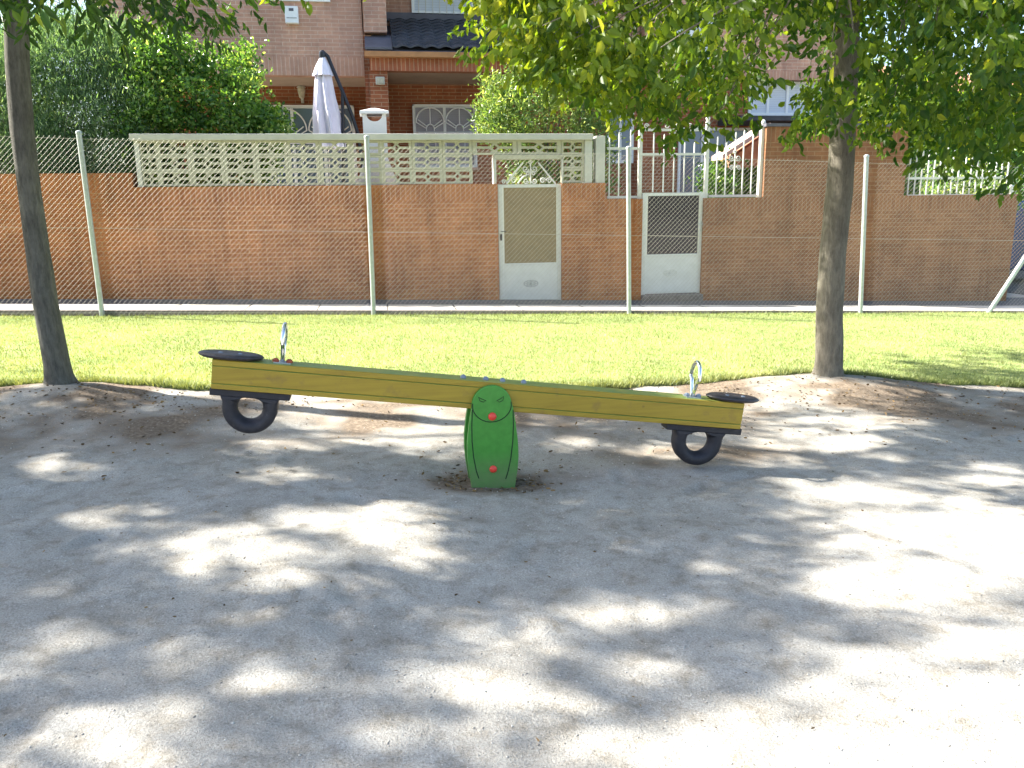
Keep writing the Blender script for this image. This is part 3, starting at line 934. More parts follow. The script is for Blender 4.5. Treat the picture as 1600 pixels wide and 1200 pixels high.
# handles
def handle(xp, rusty):
    u = bu(xp)
    path = []
    w, h = 0.070, 0.205
    zb = hb_+0.006
    for t in np.linspace(0, 1, 33):
        a = -PI/2-2*PI*t*0.94-0.18
        # teardrop loop
        yy = math.cos(a)*w*(0.62+0.38*math.sin(a)) if math.sin(a) < 0 else math.cos(a)*w
        zz = zb+h/2+math.sin(a)*h/2
        path.append((u, BW/2+yy, max(zb, zz)))
    hm = MB().tube(path, 0.0115, 12, mat=BM)
    h_ = build('handle', hm, 'chrome', see, smooth=True)
    hm = MB().box(u-0.045, u+0.045, BW/2-0.035, BW/2+0.035, hb_+0.0005, hb_+0.006, BM)
    build('base_plate', hm, 'galv', h_)
    for du in (-0.036, 0.036):
        build('bolt', MB().lathe([(0.018, 0.006), (0.018, 0.016), (0.010, 0.024)], (u+du, BW/2-0.008, hb_), 6, BM), 'rust' if rusty else 'bolt', h_)
handle(440, True)
handle(1077, False)
# rubber tyres with their mounting flange
def tyre(xc, xa, xb, hole_y, rad_px):
    uc, ua, ub_ = bu(xc), bu(xa), bu(xb)
    R0 = rad_px*np.linalg.norm(np.array(at(xc, hole_y, YB0))-CAM)/F
    zc = (BI @ at(xc, hole_y, (YB0+YB1)/2)).z
    ym = BW/2
    hw = 0.056
    tb = MB()
    r_in = R0*0.46
    zf = -hb_-0.040
    up_ = zf-zc                                   # distance from the hole centre up to the flange
    def outer(a):
        c_, s2 = math.cos(a), math.sin(a)
        if s2 <= 0.12: return R0
        # straight cheeks that flare out into the flange
        best = 9
        if s2 > 1e-6: best = min(best, up_/s2)
        if abs(c_) > 1e-6:
            hgt = 0
            rr = R0
            for _ in range(12):
                hgt = max(0, min(1, rr*s2/up_))
                rr = R0*(0.985+0.22*hgt**6)/abs(c_)
            best = min(best, rr)
        return best
    tp_ = [(0.0, 0.12), (0.06, 0.34), (0.24, 0.80), (0.45, 0.99), (0.68, 0.99), (0.86, 0.88), (0.96, 0.70), (1.0, 0.5)]
    sec = tp_+[(t_, -y_) for t_, y_ in reversed(tp_)]
    seg = 84
    vs, fs = [], []
    for k in range(seg):
        a = 2*PI*k/seg
        ro_ = outer(a)
        for t_, y_ in sec:
            if math.sin(a) > 0.12:
                y_ = y_*(1-0.0)+(math.copysign(0.95, y_)-y_)*(min(1, math.sin(a)*2.0) if t_ > 0.6 else 0)
            r_ = r_in+(ro_-r_in)*t_
            vs.append(BM @ Vector((uc+r_*math.cos(a), ym+y_*hw, zc+r_*math.sin(a))))
    ns = len(sec)
    for k in range(seg):
        k2 = (k+1) % seg
        for i in range(ns):
            i2 = (i+1) % ns
            fs.append((k*ns+i, k*ns+i2, k2*ns+i2, k2*ns+i))
    tb.add(vs, fs)
    o_ = build('tyre', tb, 'rubber', see, smooth=True)
    pb = MB().box(ua, ub_, ym-hw*0.92, ym+hw*0.92, -hb_-0.041, -hb_-0.001, BM)
    build('flange', pb, 'rubber', o_, bevel=0.006)
tyre(394, 331, 456, 635.5, 40)
tyre(1095, 1041, 1157, 688, 38)
# four bolts
for xp in (721, 756, 782, 815):
    bb = MB().lathe([(0.017, 0.0), (0.016, 0.008), (0.012, 0.016), (0.004, 0.020)], (bu(xp), BW/2, hb_), 14, BM)
    build('bolt_cap', bb, 'bolt', see, smooth=True)
# green panels
def pan(px_, py_):
    p = at(px_, py_, YFp); return (p.x, p.z)
hc = pan(768.5, 633); hr = 31.5*np.linalg.norm(np.array(at(768.5, 633, YFp))-CAM)/F
outl = [(hc[0]+hr*math.cos(a), hc[1]+hr*math.sin(a)) for a in np.linspace(R_(12), R_(168), 20)]
lft = [pan(736, 642), pan(732.5, 665), pan(730, 690), pan(730, 712), pan(732, 732), pan(736, 756), pan(740, 790)]
rgt = [pan(800, 790), pan(805.5, 756), pan(809, 732), pan(810.5, 712), pan(809.5, 690), pan(806.5, 665), pan(803, 642)]
poly = outl+lft+rgt
pf = build('front_panel', MB().prism(poly, YFp-0.004, YB0-0.001, 'y'), 'green', see, bevel=0.005)
pbk = build('back_panel', MB().prism(poly, YB1+0.001, YB1+0.036, 'y'), 'green', see, bevel=0.005)
# post core between the panels below the beam
cz1 = min((BM @ Vector((bu(738), 0, -hb_))).z, (BM @ Vector((bu(800), 0, -hb_))).z)-0.012
cc = MB().box(pan(742, 700)[0], pan(797, 700)[0], YB0+0.001, YB1-0.001, gzf(*SUP)-0.15, cz1)
build('post_core', cc, 'green', see)
def engrave(pts, name, mat='mark', r=0.0030, closed=False):
    e = MB().tube([(x, YFp-0.0042, z) for x, z in pts], r, 6, closed)
    return build(name, e, mat, pf)
arc = [(hc[0]+hr*0.97*math.cos(a), hc[1]+hr*0.97*math.sin(a)) for a in np.linspace(R_(172), R_(368), 34)]
arc = [(x, z if z > hc[1] else hc[1]+(z-hc[1])*0.88) for x, z in arc]
engrave(arc, 'head_line')
engrave([pan(738, 640), pan(737, 665), pan(737.5, 690), pan(740, 715), pan(744, 735), pan(748, 747)], 'body_line')
engrave([pan(801.5, 640), pan(802, 665), pan(801, 690), pan(798, 715), pan(794, 735), pan(790, 748)], 'body_line')
engrave([pan(747.5, 620), pan(751, 622.5), pan(759.5, 626), pan(755, 628), pan(750, 626.5)], 'eye', 'eyemark', 0.0024, True)
engrave([pan(786.5, 619), pan(783, 622), pan(776, 626), pan(780.5, 628), pan(785.5, 625.5)], 'eye', 'eyemark', 0.0024, True)
for (xp, yp, r) in ((769, 650.5, 0.0235), (770.5, 732.5, 0.0215)):
    c_ = pan(xp, yp)
    cp = MB()
    rotm = Matrix.Translation(Vector((c_[0], YFp-0.004, c_[1]))) @ Matrix.Rotation(R_(90), 4, 'X')
    cp.lathe([(r, 0.0), (r, 0.004), (r*0.88, 0.009), (r*0.5, 0.013), (r*0.1, 0.0145)], (0, 0, 0), 20, rotm)
    build('red_cap', cp, 'red', pf, smooth=True)

# ------------------------------------------------------------------ fence
YN = 11.60
fl = thing('chain_link_fence', 'tall galvanised chain link fence along the back of the lawn with sloping brace', 'fence', (0, YN, gzf(0, YN)))
pa, pb_ = at(123, 209, YN), at(1353, 248, YN)
def ftop(x):
    return pa.z+(pb_.z-pa.z)*(x-pa.x)/(pb_.x-pa.x)
postx = []
for (bx, by, tx, ty) in ((160, 495, 123, 207), (584, 495, 573, 214), (983, 495, 982, 231), (1344, 497, 1354, 244)):
    b0, t0 = at(bx, by, YN), at(tx, ty, YN)
    postx.append((b0, t0))
dx = (postx[-1][0].x-postx[0][0].x)/3
xL = postx[0][0].x-dx; xR = at(1652, 490, YN).x
allp = [(Vector((xL-dx, YN, -0.03*(xL-dx))), Vector((xL-dx-0.2, YN, ftop(xL-dx)+0.05))), (Vector((xL, YN, -0.03*xL)), Vector((xL-0.1, YN, ftop(xL)+0.05)))]+postx+[(Vector((xR, YN, -0.03*xR)), Vector((xR, YN, ftop(xR)+0.05)))]
for b0, t0 in allp:
    p_ = build('post', MB().tube([b0-Vector((0, 0, 0.15)), b0, t0], 0.034, 14), 'galv', fl, smooth=True)
    build('post_cap', MB().lathe([(0.038, -0.02), (0.040, 0.0), (0.034, 0.015), (0.012, 0.026)], tuple(t0), 14), 'galv', p_, smooth=True)
br0 = at(1541, 494, YN-0.02)
br1 = at(1606, 395, YN-0.02)
drn = (br1-br0)
br1 = br0+drn*((xR-br0.x)/drn.x)
build('brace', MB().tube([br0-drn*0.1, br1], 0.036, 14), 'galv', fl, smooth=True)
def fence_mesh(x0, x1, cell=0.066):
    vs, fs = [], []
    def zb(x): return -0.03*x+0.03
    for slope, r in ((1, 0.00125), (-1, 0.0005)):
        c0 = math.floor((x0-3.5)/cell)*cell
        s_ = c0
        while s_ < x1+3.5:
            # line: x = s_ + slope*(z)
            za, zt = -1.0, 4.0
            # clip to the bay
            def inside(z):
                x = s_+slope*z*1.0
                return x0 <= x <= x1 and zb(x) <= z <= ftop(x)-0.03
            zs = [z for z in np.arange(-0.6, 3.6, 0.03) if inside(z)]
            if len(zs) > 2:
                a, b = zs[0], zs[-1]
                yo = YN+(0.003 if slope > 0 else -0.003)-0.036
                pA, pB = Vector((s_+slope*a, yo, a)), Vector((s_+slope*b, yo, b))
                o_ = len(vs)
                n_ = Vector((slope*-1, 0, 1)).normalized()*r
                m_ = Vector((0, r, 0))
                for p in (pA, pB):
                    vs += [p+n_, p+m_, p-n_, p-m_]
                fs += [(o_+i, o_+(i+1) % 4, o_+4+(i+1) % 4, o_+4+i) for i in range(4)]
            s_ += cell
    mb = MB(); mb.v = [tuple(v) for v in vs]; mb.f = fs
    me = bpy.data.meshes.new('wire_mesh'); me.from_pydata(mb.v, [], mb.f)
    o = bpy.data.objects.new('wire_mesh', me); link(o, fl); me.materials.append(M['wire'])
px_ = [b.x for b, t in allp]
for i in range(len(px_)-1):
    fence_mesh(px_[i]+0.035, px_[i+1]-0.035)
tw = MB()
for hgt in (0.02, 0.5, 0.985):
    tw.tube([(x, YN-0.042, -0.03*x+0.03+(ftop(x)-0.06+0.03*x-0.0)*hgt) for x in np.linspace(px_[0], px_[-1], 8)], 0.0022, 5)
build('tension_wire', tw, 'wire', fl)

# ------------------------------------------------------------------ path, kerb, street
YW = 13.30
def strip(name, y0, y1, dz0, dz1, mat, x0=-40, x1=12.0, th=0.3, n=80):
    V = []; 
    mb = MB()
    xs_ = np.linspace(x0, x1, n)
    for i, x in enumerate(xs_):
        zt = -0.03*x+np.interp(x, [-8, 2, 10], [dz0, (dz0+dz1)/2, dz1])
        mb.v += [(x, y0, zt), (x, y1, zt), (x, y1, zt-th), (x, y0, zt-th)]
    for i in range(n-1):
        for k in range(4):
            mb.f.append((i*4+k, i*4+(k+1) % 4, (i+1)*4+(k+1) % 4, (i+1)*4+k))
    mb.f.append((0, 1, 2, 3)); mb.f.append(tuple((n-1)*4+k for k in (3, 2, 1, 0)))
    return build(name, mb, mat)
tag(strip('kerb', 11.62, 11.70, 0.115, 0.050, 'kerb'), kind='structure')
tag(strip('path', 11.703, 12.45, 0.105, 0.042, 'path', x1=60), kind='structure')
tag(strip('lane', 12.453, 13.9, 0.085, 0.030, 'lane', x1=60), kind='structure')

# ------------------------------------------------------------------ boundary walls
def X_(x, y, Y=YW): return at(x, y, Y).x
def Z_(x, y, Y=YW): return at(x, y, Y).z
TH = 0.24
xa0 = X_(207, 280); xg1, xg2 = X_(779, 380), X_(878, 380); xs1 = X_(946, 300)
xh1, xh2 = X_(1003, 380), X_(1098, 380); xt1, xt2 = X_(1195, 260), X_(1416, 260); xend = X_(1580, 400)
zt1 = Z_(500, 290); zt0 = Z_(100, 271); zt2 = Z_(1050, 310); zt3 = Z_(1300, 198)
SOL = 0.25
def wall(name, label, segs, mat, matt, grp=None):
    x0 = segs[0][0]
    t = thing(name, label, 'wall', (x0, YW, -0.03*x0))
    b, c = MB(), MB()
    for (xa, xb, zt, sol) in segs:
        zs = zt-SOL if sol else zt
        b.box(xa, xb, YW, YW+TH, -1.0, zs)
        if sol: c.box(xa, xb, YW-0.004, YW+TH+0.004, zs, zt)
    build('brickwork', b, mat, t)
    if c.v: build('soldier_course', c, matt, t)
    return t
zg = Z_(830, 478)
w1 = wall('brick_wall', 'orange brick boundary wall under the pierced screen, left of the first gate', [(xa0+0.001, xg1, zt1, True)], 'brick_wall', 'brick_wall_top')
w0 = wall('brick_wall', 'taller orange brick wall below the dark cypress hedge at the far left', [(-30, xa0, zt0, True)], 'brick_wall', 'brick_wall_top')
w2 = wall('brick_wall', 'orange brick wall between the two white gates, stepping down in the middle', [(xg2, xs1, zt1, True), (xs1, xh1, zt2, True)], 'brick_wall', 'brick_wall_top')
w3 = wall('brick_wall', 'long brown brick wall right of the second gate, with a raised middle part', [(xh2, xt1-0.001, zt2, True)], 'brick_dull', 'brick_dull_top')
b = MB(); b.box(xt1, xt2, YW, YW+TH, -1.0, zt2-SOL); b.box(xt1, xt2, YW, YW+TH, zt2, zt3-SOL); b.box(xt2+0.001, xend, YW, YW+TH, -1, zt2-SOL)
b.box(xend-TH, xend, YW+TH+0.001, YW+5, -1, zt2)
build('brickwork', b, 'brick_dull', w3)
b = MB(); b.box(xt1, xt2, YW-0.004, YW+TH+0.004, zt2-SOL, zt2); b.box(xt1, xt2, YW-0.004, YW+TH+0.004, zt3-SOL, zt3); b.box(xt2+0.001, xend, YW-0.004, YW+TH+0.004, zt2-SOL, zt2)
build('soldier_course', b, 'brick_dull_top', w3)
build('coping', MB().box(xt1-0.03, xt2+0.03, YW-0.04, YW+TH+0.04, zt3+0.001, zt3+0.05), 'flash', w3)
# gate piers continue under the screen, sill under gate openings
for (a, b_, z, w_) in ((xg1, xg2, Z_(830, 474), w2), (xh1, xh2, Z_(1050, 460), w3)):
    build('step', MB().box(a+0.001, b_-0.001, YW-0.12, YW+TH+0.3, -0.8, z), 'kerb' if w_ is w3 else 'path', w_, bevel=0.01)
build('threshold', MB().box(xg1+0.06, xg2-0.05, YW-0.13, YW-0.121, Z_(830, 474.5), Z_(830, 471.5)), 'threshold', w2)

# ------------------------------------------------------------------ pierced block screen
scr = thing('block_screen', 'pierced cream concrete block screen with pale coping on top of the wall', 'screen wall', (xa0, YW, zt1))
zc0, zc1 = Z_(560, 219), Z_(560, 209)           # coping
xb0, xb1 = X_(213, 250), X_(926, 250)
zr = [zt1+0.012, 0, 0, zc0]
hrow = (zc0-zr[0])/3
xa_, xb_ = xb0+0.05, xb1
bw = (X_(785, 250)-xa_)/11.5
def block_mesh(w, h, d=0.07):
    m_ = MB(); e = 0.036*w/0.53; 
    ef = 0.048
    m_.box(0.002, w-0.002, 0, d, 0.002, ef*0.7); m_.box(0.002, w-0.002, 0, d, h-ef*0.7, h-0.002)
    m_.box(0.002, ef, 0, d, ef*0.7, h-ef*0.7); m_.box(w-ef, w-0.002, 0, d, ef*0.7, h-ef*0.7)
    cx, cz = w/2, h/2
    dx_, dz_ = 0.052, 0.062
    # middle rib
    m_.box(ef, cx-dx_, 0.004, d-0.004, cz-0.018, cz+0.018); m_.box(cx+dx_, w-ef, 0.004, d-0.004, cz-0.018, cz+0.018)
    # diamond ring with arms to the frame
    def bar(x0, z0, x1, z1, r=0.014):
        v = Vector((x1-x0, 0, z1-z0)); n_ = Vector((-v.z, 0, v.x)).normalized()*r
        p = [(x0+n_.x, z0+n_.z), (x1+n_.x, z1+n_.z), (x1-n_.x, z1-n_.z), (x0-n_.x, z0-n_.z)]
        m_.prism(p, 0.006, d-0.006, 'y')
    for sx in (-1, 1):
        for sz in (-1, 1):
            bar(cx+sx*dx_, cz, cx, cz+sz*dz_)
            bar(cx, cz+sz*dz_, cx+sx*0.05, cz+sz*(h/2-ef*0.4), 0.016)
    me = bpy.data.meshes.new('screen_block'); me.from_pydata(m_.v, [], m_.f); me.materials.append(M['screen'])
    import bmesh
    bb = bmesh.new(); bb.from_mesh(me); bmesh.ops.recalc_face_normals(bb, faces=bb.faces); bb.to_mesh(me); bb.free()
    return me
bme = block_mesh(bw, hrow)
sl = WPOS[scr.name]
def put_block(x, z, sx=1.0):
    o = bpy.data.objects.new('screen_block', bme); COL.objects.link(o); o.parent = scr
    o.location = Vector((x, YW+0.05, z))-sl; o.scale = (sx, 1, 1)
hbme = None
for r in range(3):
    z = zr[0]+r*hrow
    x = xa_
    put_block(x, z, 0.5); x += bw*0.5
    while x+bw < xg1+0.02:
        put_block(x, z); x += bw
    if r == 2:
        # lintel row over the gate opening
        n_ = 2; wv = (xg2-x-0.0)/n_
        for k in range(n_): put_block(x+k*wv, z, wv/bw)
    x2 = xg2+0.001
    put_block(x2, z, (X_(914, 250)-x2)/bw)
cp = MB(); cp.box(xb0-0.06, xb1, YW-0.03, YW+0.25, zc0, zc1)
build('coping', cp, 'cap', scr, bevel=0.01)
for q6 in ((xb0-0.02, xa_-0.002, YW+0.02, YW+0.2, zt1+0.001, zc0-0.001), (X_(914, 250)+0.002, xb1, YW+0.02, YW+0.2, zt1+0.001, zc0-0.001), (xb1+0.06, X_(946, 250), YW+0.02, YW+0.2, zt1+0.001, Z_(935, 212)), (xg1-0.06, xg1-0.012, YW+0.03, YW+0.19, zt1+0.001, zc0-hrow*1-0.04), (xg2+0.001, xg2+0.03, YW+0.03, YW+0.045, zt1+0.001, zc0-hrow*1-0.04)):
    build('end_post', MB().box(*q6), 'cap', scr, bevel=0.006)
build('lintel', MB().box(xg1-0.05, xg2+0.05, YW+0.03, YW+0.19, zc0-hrow-0.075, zc0-hrow-0.002), 'screen', scr, bevel=0.006)

# ------------------------------------------------------------------ gates
def scroll(mb, cx, cz, r, Y, sgn=1, turns=1.4, th=0.011, start=0.0):
    pts = []
    for t_ in np.linspace(0, 1, 26):
        a = start+sgn*t_*turns*2*PI
        rr = r*(1-0.78*t_)
        pts.append((cx+rr*math.cos(a), Y, cz+rr*math.sin(a)))
    mb.tube(pts, th, 6)
def gate(x0, x1, ytop, ybot, ysplit, xi0, xi1, Y, lab, panemat, ex, ey, embl):
    xm = (x0+x1)/2
    A, B = X_(x0, 380, Y), X_(x1, 380, Y)
    zt, zb, zs = Z_(xm, ytop, Y), Z_(xm, ybot, Y), Z_(xm, ysplit, Y)
    t = thing('metal_gate', lab, 'gate', ((A+B)/2, Y, zb))
    fr_ = 0.075
    f_ = MB()
    f_.box(A, A+fr_, Y, Y+0.06, zb, zt); f_.box(B-fr_, B, Y, Y+0.06, zb, zt)
    f_.box(A+fr_, B-fr_, Y, Y+0.06, zt-0.05, zt)
    f_.box(A+fr_, B-fr_, Y, Y+0.06, zs-0.03, zs)
    build('frame', f_, 'white', t, bevel=0.004)
    pn = build('lower_panel', MB().box(A+fr_, B-fr_, Y+0.012, Y+0.045, zb+0.01, zs-0.03), 'white', t)
    mt = MB(); mt.box(A+fr_+0.03, B-fr_-0.03, Y+0.004, Y+0.012, zb+0.04, zb+0.05)
    build('panel_bead', mt, 'white', pn)
    build('pane', MB().box(A+fr_, B-fr_, Y+0.022, Y+0.034, zs, zt-0.05), panemat, t)
    iw = 0.018
    for q0 in (A+fr_, B-fr_-iw):
        build('glazing_bead', MB().box(q0, q0+iw, Y+0.004, Y+0.02, zs, zt-0.05), 'iron', t)
    if embl:
        c_ = at(ex, ey, Y)
        rot = Matrix.Translation(Vector((c_.x, Y+0.012, c_.z))) @ Matrix.Rotation(R_(90), 4, 'X')
        e = MB()
        e.tube([(0.12*math.cos(a), 0.055*math.sin(a), 0.004) for a in np.linspace(0, 2*PI, 25)[:-1]], 0.008, 5, True, rot)
        e.tube([(0.075*math.cos(a), 0.032*math.sin(a), 0.004) for a in np.linspace(0, 2*PI, 21)[:-1]], 0.007, 5, True, rot)
        for a in np.linspace(0, 2*PI, 9)[:-1]:
            e.tube([(0.03*math.cos(a), 0.015*math.sin(a), 0.004), (0.12*math.cos(a), 0.055*math.sin(a), 0.004)], 0.006, 5, mat=rot)
        e.lathe([(0.022, 0), (0.018, 0.01), (0.005, 0.014)], (0, 0, 0), 12, rot)
        build('emblem', e, embl, pn)
    return t, A, B, zt, zb, zs
t, A, B, zt, zb, zs = gate(779.5, 878, 288, 472, 411, 0, 0, YW+0.06, 'white metal gate with ochre upper panel and scroll crest under the block lintel', 'ochrepanel', 830, 443, 'emblem')
h = MB(); h.box(A+0.02, A+0.055, YW+0.045, YW+0.06, Z_(783, 376), Z_(783, 366)); h.tube([(A+0.038, YW+0.05, Z_(783, 362)), (A+0.038, YW+0.0, Z_(783, 362)), (A+0.12, YW+0.0, Z_(783, 362))], 0.008, 6)
build('handle', h, 'black', t)
cr = MB(); Yc = YW+0.09
def cpx(x, y): p = at(x, y, Yc); return (p.x, Yc, p.z)
cr.tube([cpx(791, 287), cpx(817, 254)], 0.017, 6)
cr.tube([cpx(809, 287), cpx(817, 276), cpx(823, 274)], 0.013, 6)
cr.tube([cpx(868, 287), cpx(841, 254)], 0.013, 6)
cr.tube([cpx(829, 287), cpx(829, 250)], 0.011, 6)
for (x, y, r, s_, st) in ((803, 282, 5, 1, 0), (821, 264, 5, -1, 0), (835, 264, 5, 1, PI), (822, 283, 4.5, -1, 0), (835, 283, 4.5, 1, PI), (825, 271, 3.5, 1, 0), (833, 271, 3.5, -1, PI), (848, 282, 4.5, 1, 0), (858, 282, 4.5, -1, PI), (787, 284, 3.5, 1, 0), (829, 254, 3.5, 1, 0)):
    p = cpx(x, y); scroll(cr, p[0], p[2], r*0.0106, Yc, s_, 1.4, 0.008, st)
build('scroll_crest', cr, 'iron', t)
t, A, B, zt, zb, zs = gate(1003, 1098.5, 301, 459, 397, 0, 0, YW+0.06, 'white metal gate with dark glazed top and plain lower panel, right of the ochre one', 'darkglass', 1048, 426, 'white')
h = MB(); h.box(B-0.06, B-0.02, YW+0.045, YW+0.06, Z_(1092, 362), Z_(1092, 346)); h.tube([(B-0.04, YW+0.05, Z_(1092, 350)), (B-0.04, YW+0.0, Z_(1092, 350)), (B-0.13, YW+0.0, Z_(1092, 350))], 0.009, 6)
build('handle', h, 'galv', t)
# things half seen behind the dark pane stay inside; ironwork above the second gate
def railing(name, label, Y, bars, rails, posts, scrolls=(), mat='iron', tops=None):
    p0 = at(bars[0][0], bars[0][2], Y)
    t = thing(name, label, 'railing', (p0.x, Y, p0.z))
    for (x, yt, yb) in bars:
        xx = X_(x, (yt+yb)/2, Y)
        za, zb_ = Z_(x, yb, Y), Z_(x, yt, Y)
        build('bar', MB().tube([(xx, Y, za), (xx, Y, zb_), (xx, Y, zb_+0.03)], [0.0125, 0.0125, 0.003], 8), mat, t, smooth=True)
    for (xa, xb, y) in rails:
        z = Z_((xa+xb)/2, y, Y)
        build('rail', MB().box(X_(xa, y, Y), X_(xb, y, Y), Y-0.016, Y+0.016, z-0.02, z+0.02), mat, t)
    for (x, yt, yb, r) in posts:
        xx = X_(x, (yt+yb)/2, Y)
        za, zb_ = Z_(x, yb, Y), Z_(x, yt, Y)
        po = build('post', MB().box(xx-r, xx+r, Y-r, Y+r, za, zb_), mat, t)
        build('post_ball', MB().lathe([(0.012, 0), (0.03, 0.02), (0.038, 0.05), (0.03, 0.08), (0.006, 0.10)], (xx, Y, zb_), 12), mat, po, smooth=True)
    if scrolls:
        for (x, y, r, sg, st) in scrolls:
            s_ = MB()
            p = at(x, y, Y-0.02); scroll(s_, p.x, p.z, r*0.0106, Y-0.02, sg, 1.4, 0.009, st)
            build('scroll', s_, mat, t)
    return t
YR = YW+0.12
railing('iron_railing', 'tall white iron railing over the second gate with scrolls on its top rail', YR,
    [(1021, 205, 300), (1037, 212, 300), (1053, 205, 300), (1069, 225, 300), (1084, 225, 300)],
    [(1003, 1098, 203), (1003, 1100, 241)], [(1000, 192, 311, 0.03), (1104, 190, 311, 0.03)],
    [(1010, 197, 4, 1, 0), (1024, 198, 3.5, -1, PI), (1043, 197, 4.5, 1, 0), (1060, 197, 4, -1, PI), (1078, 197, 4, 1, 0)])
railing('iron_railing', 'narrow white iron railing between the block screen and the tall gate railing', YR,
    [(952, 212, 308), (967, 208, 308), (985, 205, 308)], [(949, 998, 308), (949, 998, 232)], [])
railing('iron_railing', 'white iron railing with a heart scroll on the wall right of the second gate', YR,
    [(1120, 216, 306), (1134, 213, 306), (1148, 209, 306), (1161, 206, 306), (1175, 203, 306)],
    [(1107, 1188, 306)], [(1190, 196, 311, 0.045)],
    [(1143, 247, 5, -1, 0), (1153, 247, 5, 1, PI), (1143, 262, 4, 1, 0), (1154, 262, 4, -1, PI), (1148, 238, 3, 1, 0)])
bars = [(1421+9.6*i, 232+0.0*i+(10 if i % 5 == 4 else 0)+6*math.sin(i*0.9), 304) for i in range(17)]
railing('iron_railing', 'sunlit white iron railing with climbing stems on the right end of the wall', YR-0.02,
    bars, [(1418, 1578, 305), (1418, 1578, 278)], [(1579, 297, 312, 0.05)])
# climbing plant on that railing
n = 900
bx = rng.uniform(1440, 1575, n); by = 304-np.abs(rng.normal(0, 22, n))
P = np.array([list(at(a, b_, YR+rng.uniform(-0.06, 0.5))) for a, b_ in zip(bx, by)])
D = rng.normal(0, 1, (n, 3))
V, Fc, tn = leaves(P, D, rng.uniform(0.04, 0.09, n), rng.uniform(0.02, 0.045, n), rng.random(n))
cpn = thing('climbing_plant', 'thin leafy climber woven through the sunlit railing at the right', 'plant', tuple(at(1500, 308, YR+0.2)))
npmesh('foliage', V, Fc, 'leaf_shrub', cpn, attrs={'tint': tn})
sm = MB()
for i in range(14):
    x0 = random.uniform(1445, 1570)
    a = at(x0, 308, YR+0.1); b_ = at(x0+random.uniform(-18, 18), random.uniform(225, 270), YR+0.15)
    limb(sm, a, b_, 0.007, 0.003, 0.1, 5, 5)
build('stem', sm, 'bark1', cpn)

# ------------------------------------------------------------------ shrubs and hedge behind the wall
def shrub(name, label, outline, Y0, Y1, n, L0, W0, mat, shape='broad', updir=0.0, cat='shrub', tintbias=0.0, clump=0.18, nc=260, droop=0.0, gaps=0.0):
    """outline: photo px polygon (x, ytop, ybottom) columns; volume between Y0 and Y1"""
    xs_ = [o[0] for o in outline]; tp = [o[1] for o in outline]; bt = [o[2] for o in outline]
    xm = (xs_[0]+xs_[-1])/2
    base = at(xm, max(bt), (Y0+Y1)/2)
    t = thing(name, label, cat, (base.x, base.y, -0.03*base.x))
    C_ = []
    while len(C_) < nc:
        x = rng.uniform(xs_[0], xs_[-1]); f_ = rng.random()
        a, b_ = np.interp(x, xs_, tp), np.interp(x, xs_, bt)
        y = a+6+(b_-a-6)*rng.random()**1.15
        # rounder towards the outline: depth shrinks near the top
        dt = min(1, (y-a)/60+0.25)
        Yc_ = (Y0+Y1)/2+(rng.random()-0.5)*(Y1-Y0)*dt
        C_.append(list(at(x, y, Yc_)))
    C_ = np.array(C_)
    k = n//nc
    P = np.repeat(C_, k, 0)+rng.normal(0, clump, (nc*k, 3))*np.array([1, 1, 0.8])
    m_ = len(P)
    D = rng.normal(0, 1, (m_, 3)); D[:, 2] += updir-droop
    tint = np.clip(0.15+tintbias+0.5*np.repeat(rng.random(nc), k)**1.5+rng.normal(0, 0.15, m_)+np.where(rng.random(m_) < 0.05, 0.35, 0), 0, 1)
    L = L0*rng.uniform(0.6, 1.3, m_)
    V, Fc, tn = leaves(P, D, L, L*W0, tint, shape)
    npmesh('foliage', V, Fc, mat, t, attrs={'tint': tn})
    sb = MB()
    foot = Vector((base.x, (Y0+Y1)/2, -0.03*base.x))
    for i in range(26):
        c_ = Vector(C_[random.randrange(nc)])
        limb(sb, foot+Vector((random.uniform(-0.15, 0.15), random.uniform(-0.1, 0.1), 0)), c_, 0.03, 0.006, 0.06, 6, 6)
    build('stem', sb, 'bark1', t, smooth=True)
    return t
shrub('cypress_hedge', 'dense dark green cypress hedge with pale sunlit top, above the left wall', [(-200, 230, 330), (-100, 150, 330), (-40, 70, 330), (0, 45, 330), (40, 40, 330), (100, 22, 330), (160, 35, 330), (215, 60, 330), (238, 90, 330)],
      13.8, 15.8, 190000, 0.075, 0.15, 'conifer', 'narrow', 1.8, 'hedge', 0.04, 0.19, 900)
shrub('garden_shrub', 'bright glossy leaved shrub behind the left end of the block screen', [(196, 85, 300), (225, 50, 300), (270, 48, 300), (330, 75, 300), (362, 80, 300), (378, 62, 300), (396, 75, 300), (404, 170, 300), (425, 165, 280), (436, 176, 215)],
      13.75, 15.2, 26000, 0.066, 0.62, 'leaf_shrub', 'broad', 0.3, 'shrub', 0.05, 0.12, 330)
shrub('garden_bush', 'loose pale green bush behind the screen above the ochre panelled gate', [(757, 165, 215), (770, 112, 215), (785, 130, 235), (800, 92, 280), (840, 70, 300), (880, 78, 320), (925, 105, 320), (952, 160, 300)],
      13.9, 15.2, 15000, 0.085, 0.34, 'leaf_bush', 'narrow', 0.5, 'bush', 0.12, 0.12, 330)
shrub('garden_bush', 'dark low bush behind the railing right of the second gate', [(1100, 262, 330), (1130, 246, 330), (1165, 240, 330), (1192, 248, 330)],
      14.3, 15.6, 7000, 0.08, 0.5, 'leaf_shrub', 'broad', 0.2, 'bush', -0.1, 0.12, 130)
shrub('garden_bush', 'dark bush behind the sunlit railing at the right', [(1425, 235, 330), (1480, 215, 330), (1530, 225, 330), (1590, 240, 330)],
      15.5, 17.6, 7000, 0.09, 0.5, 'leaf_shrub', 'broad', 0.2, 'bush', -0.1, 0.16, 130)

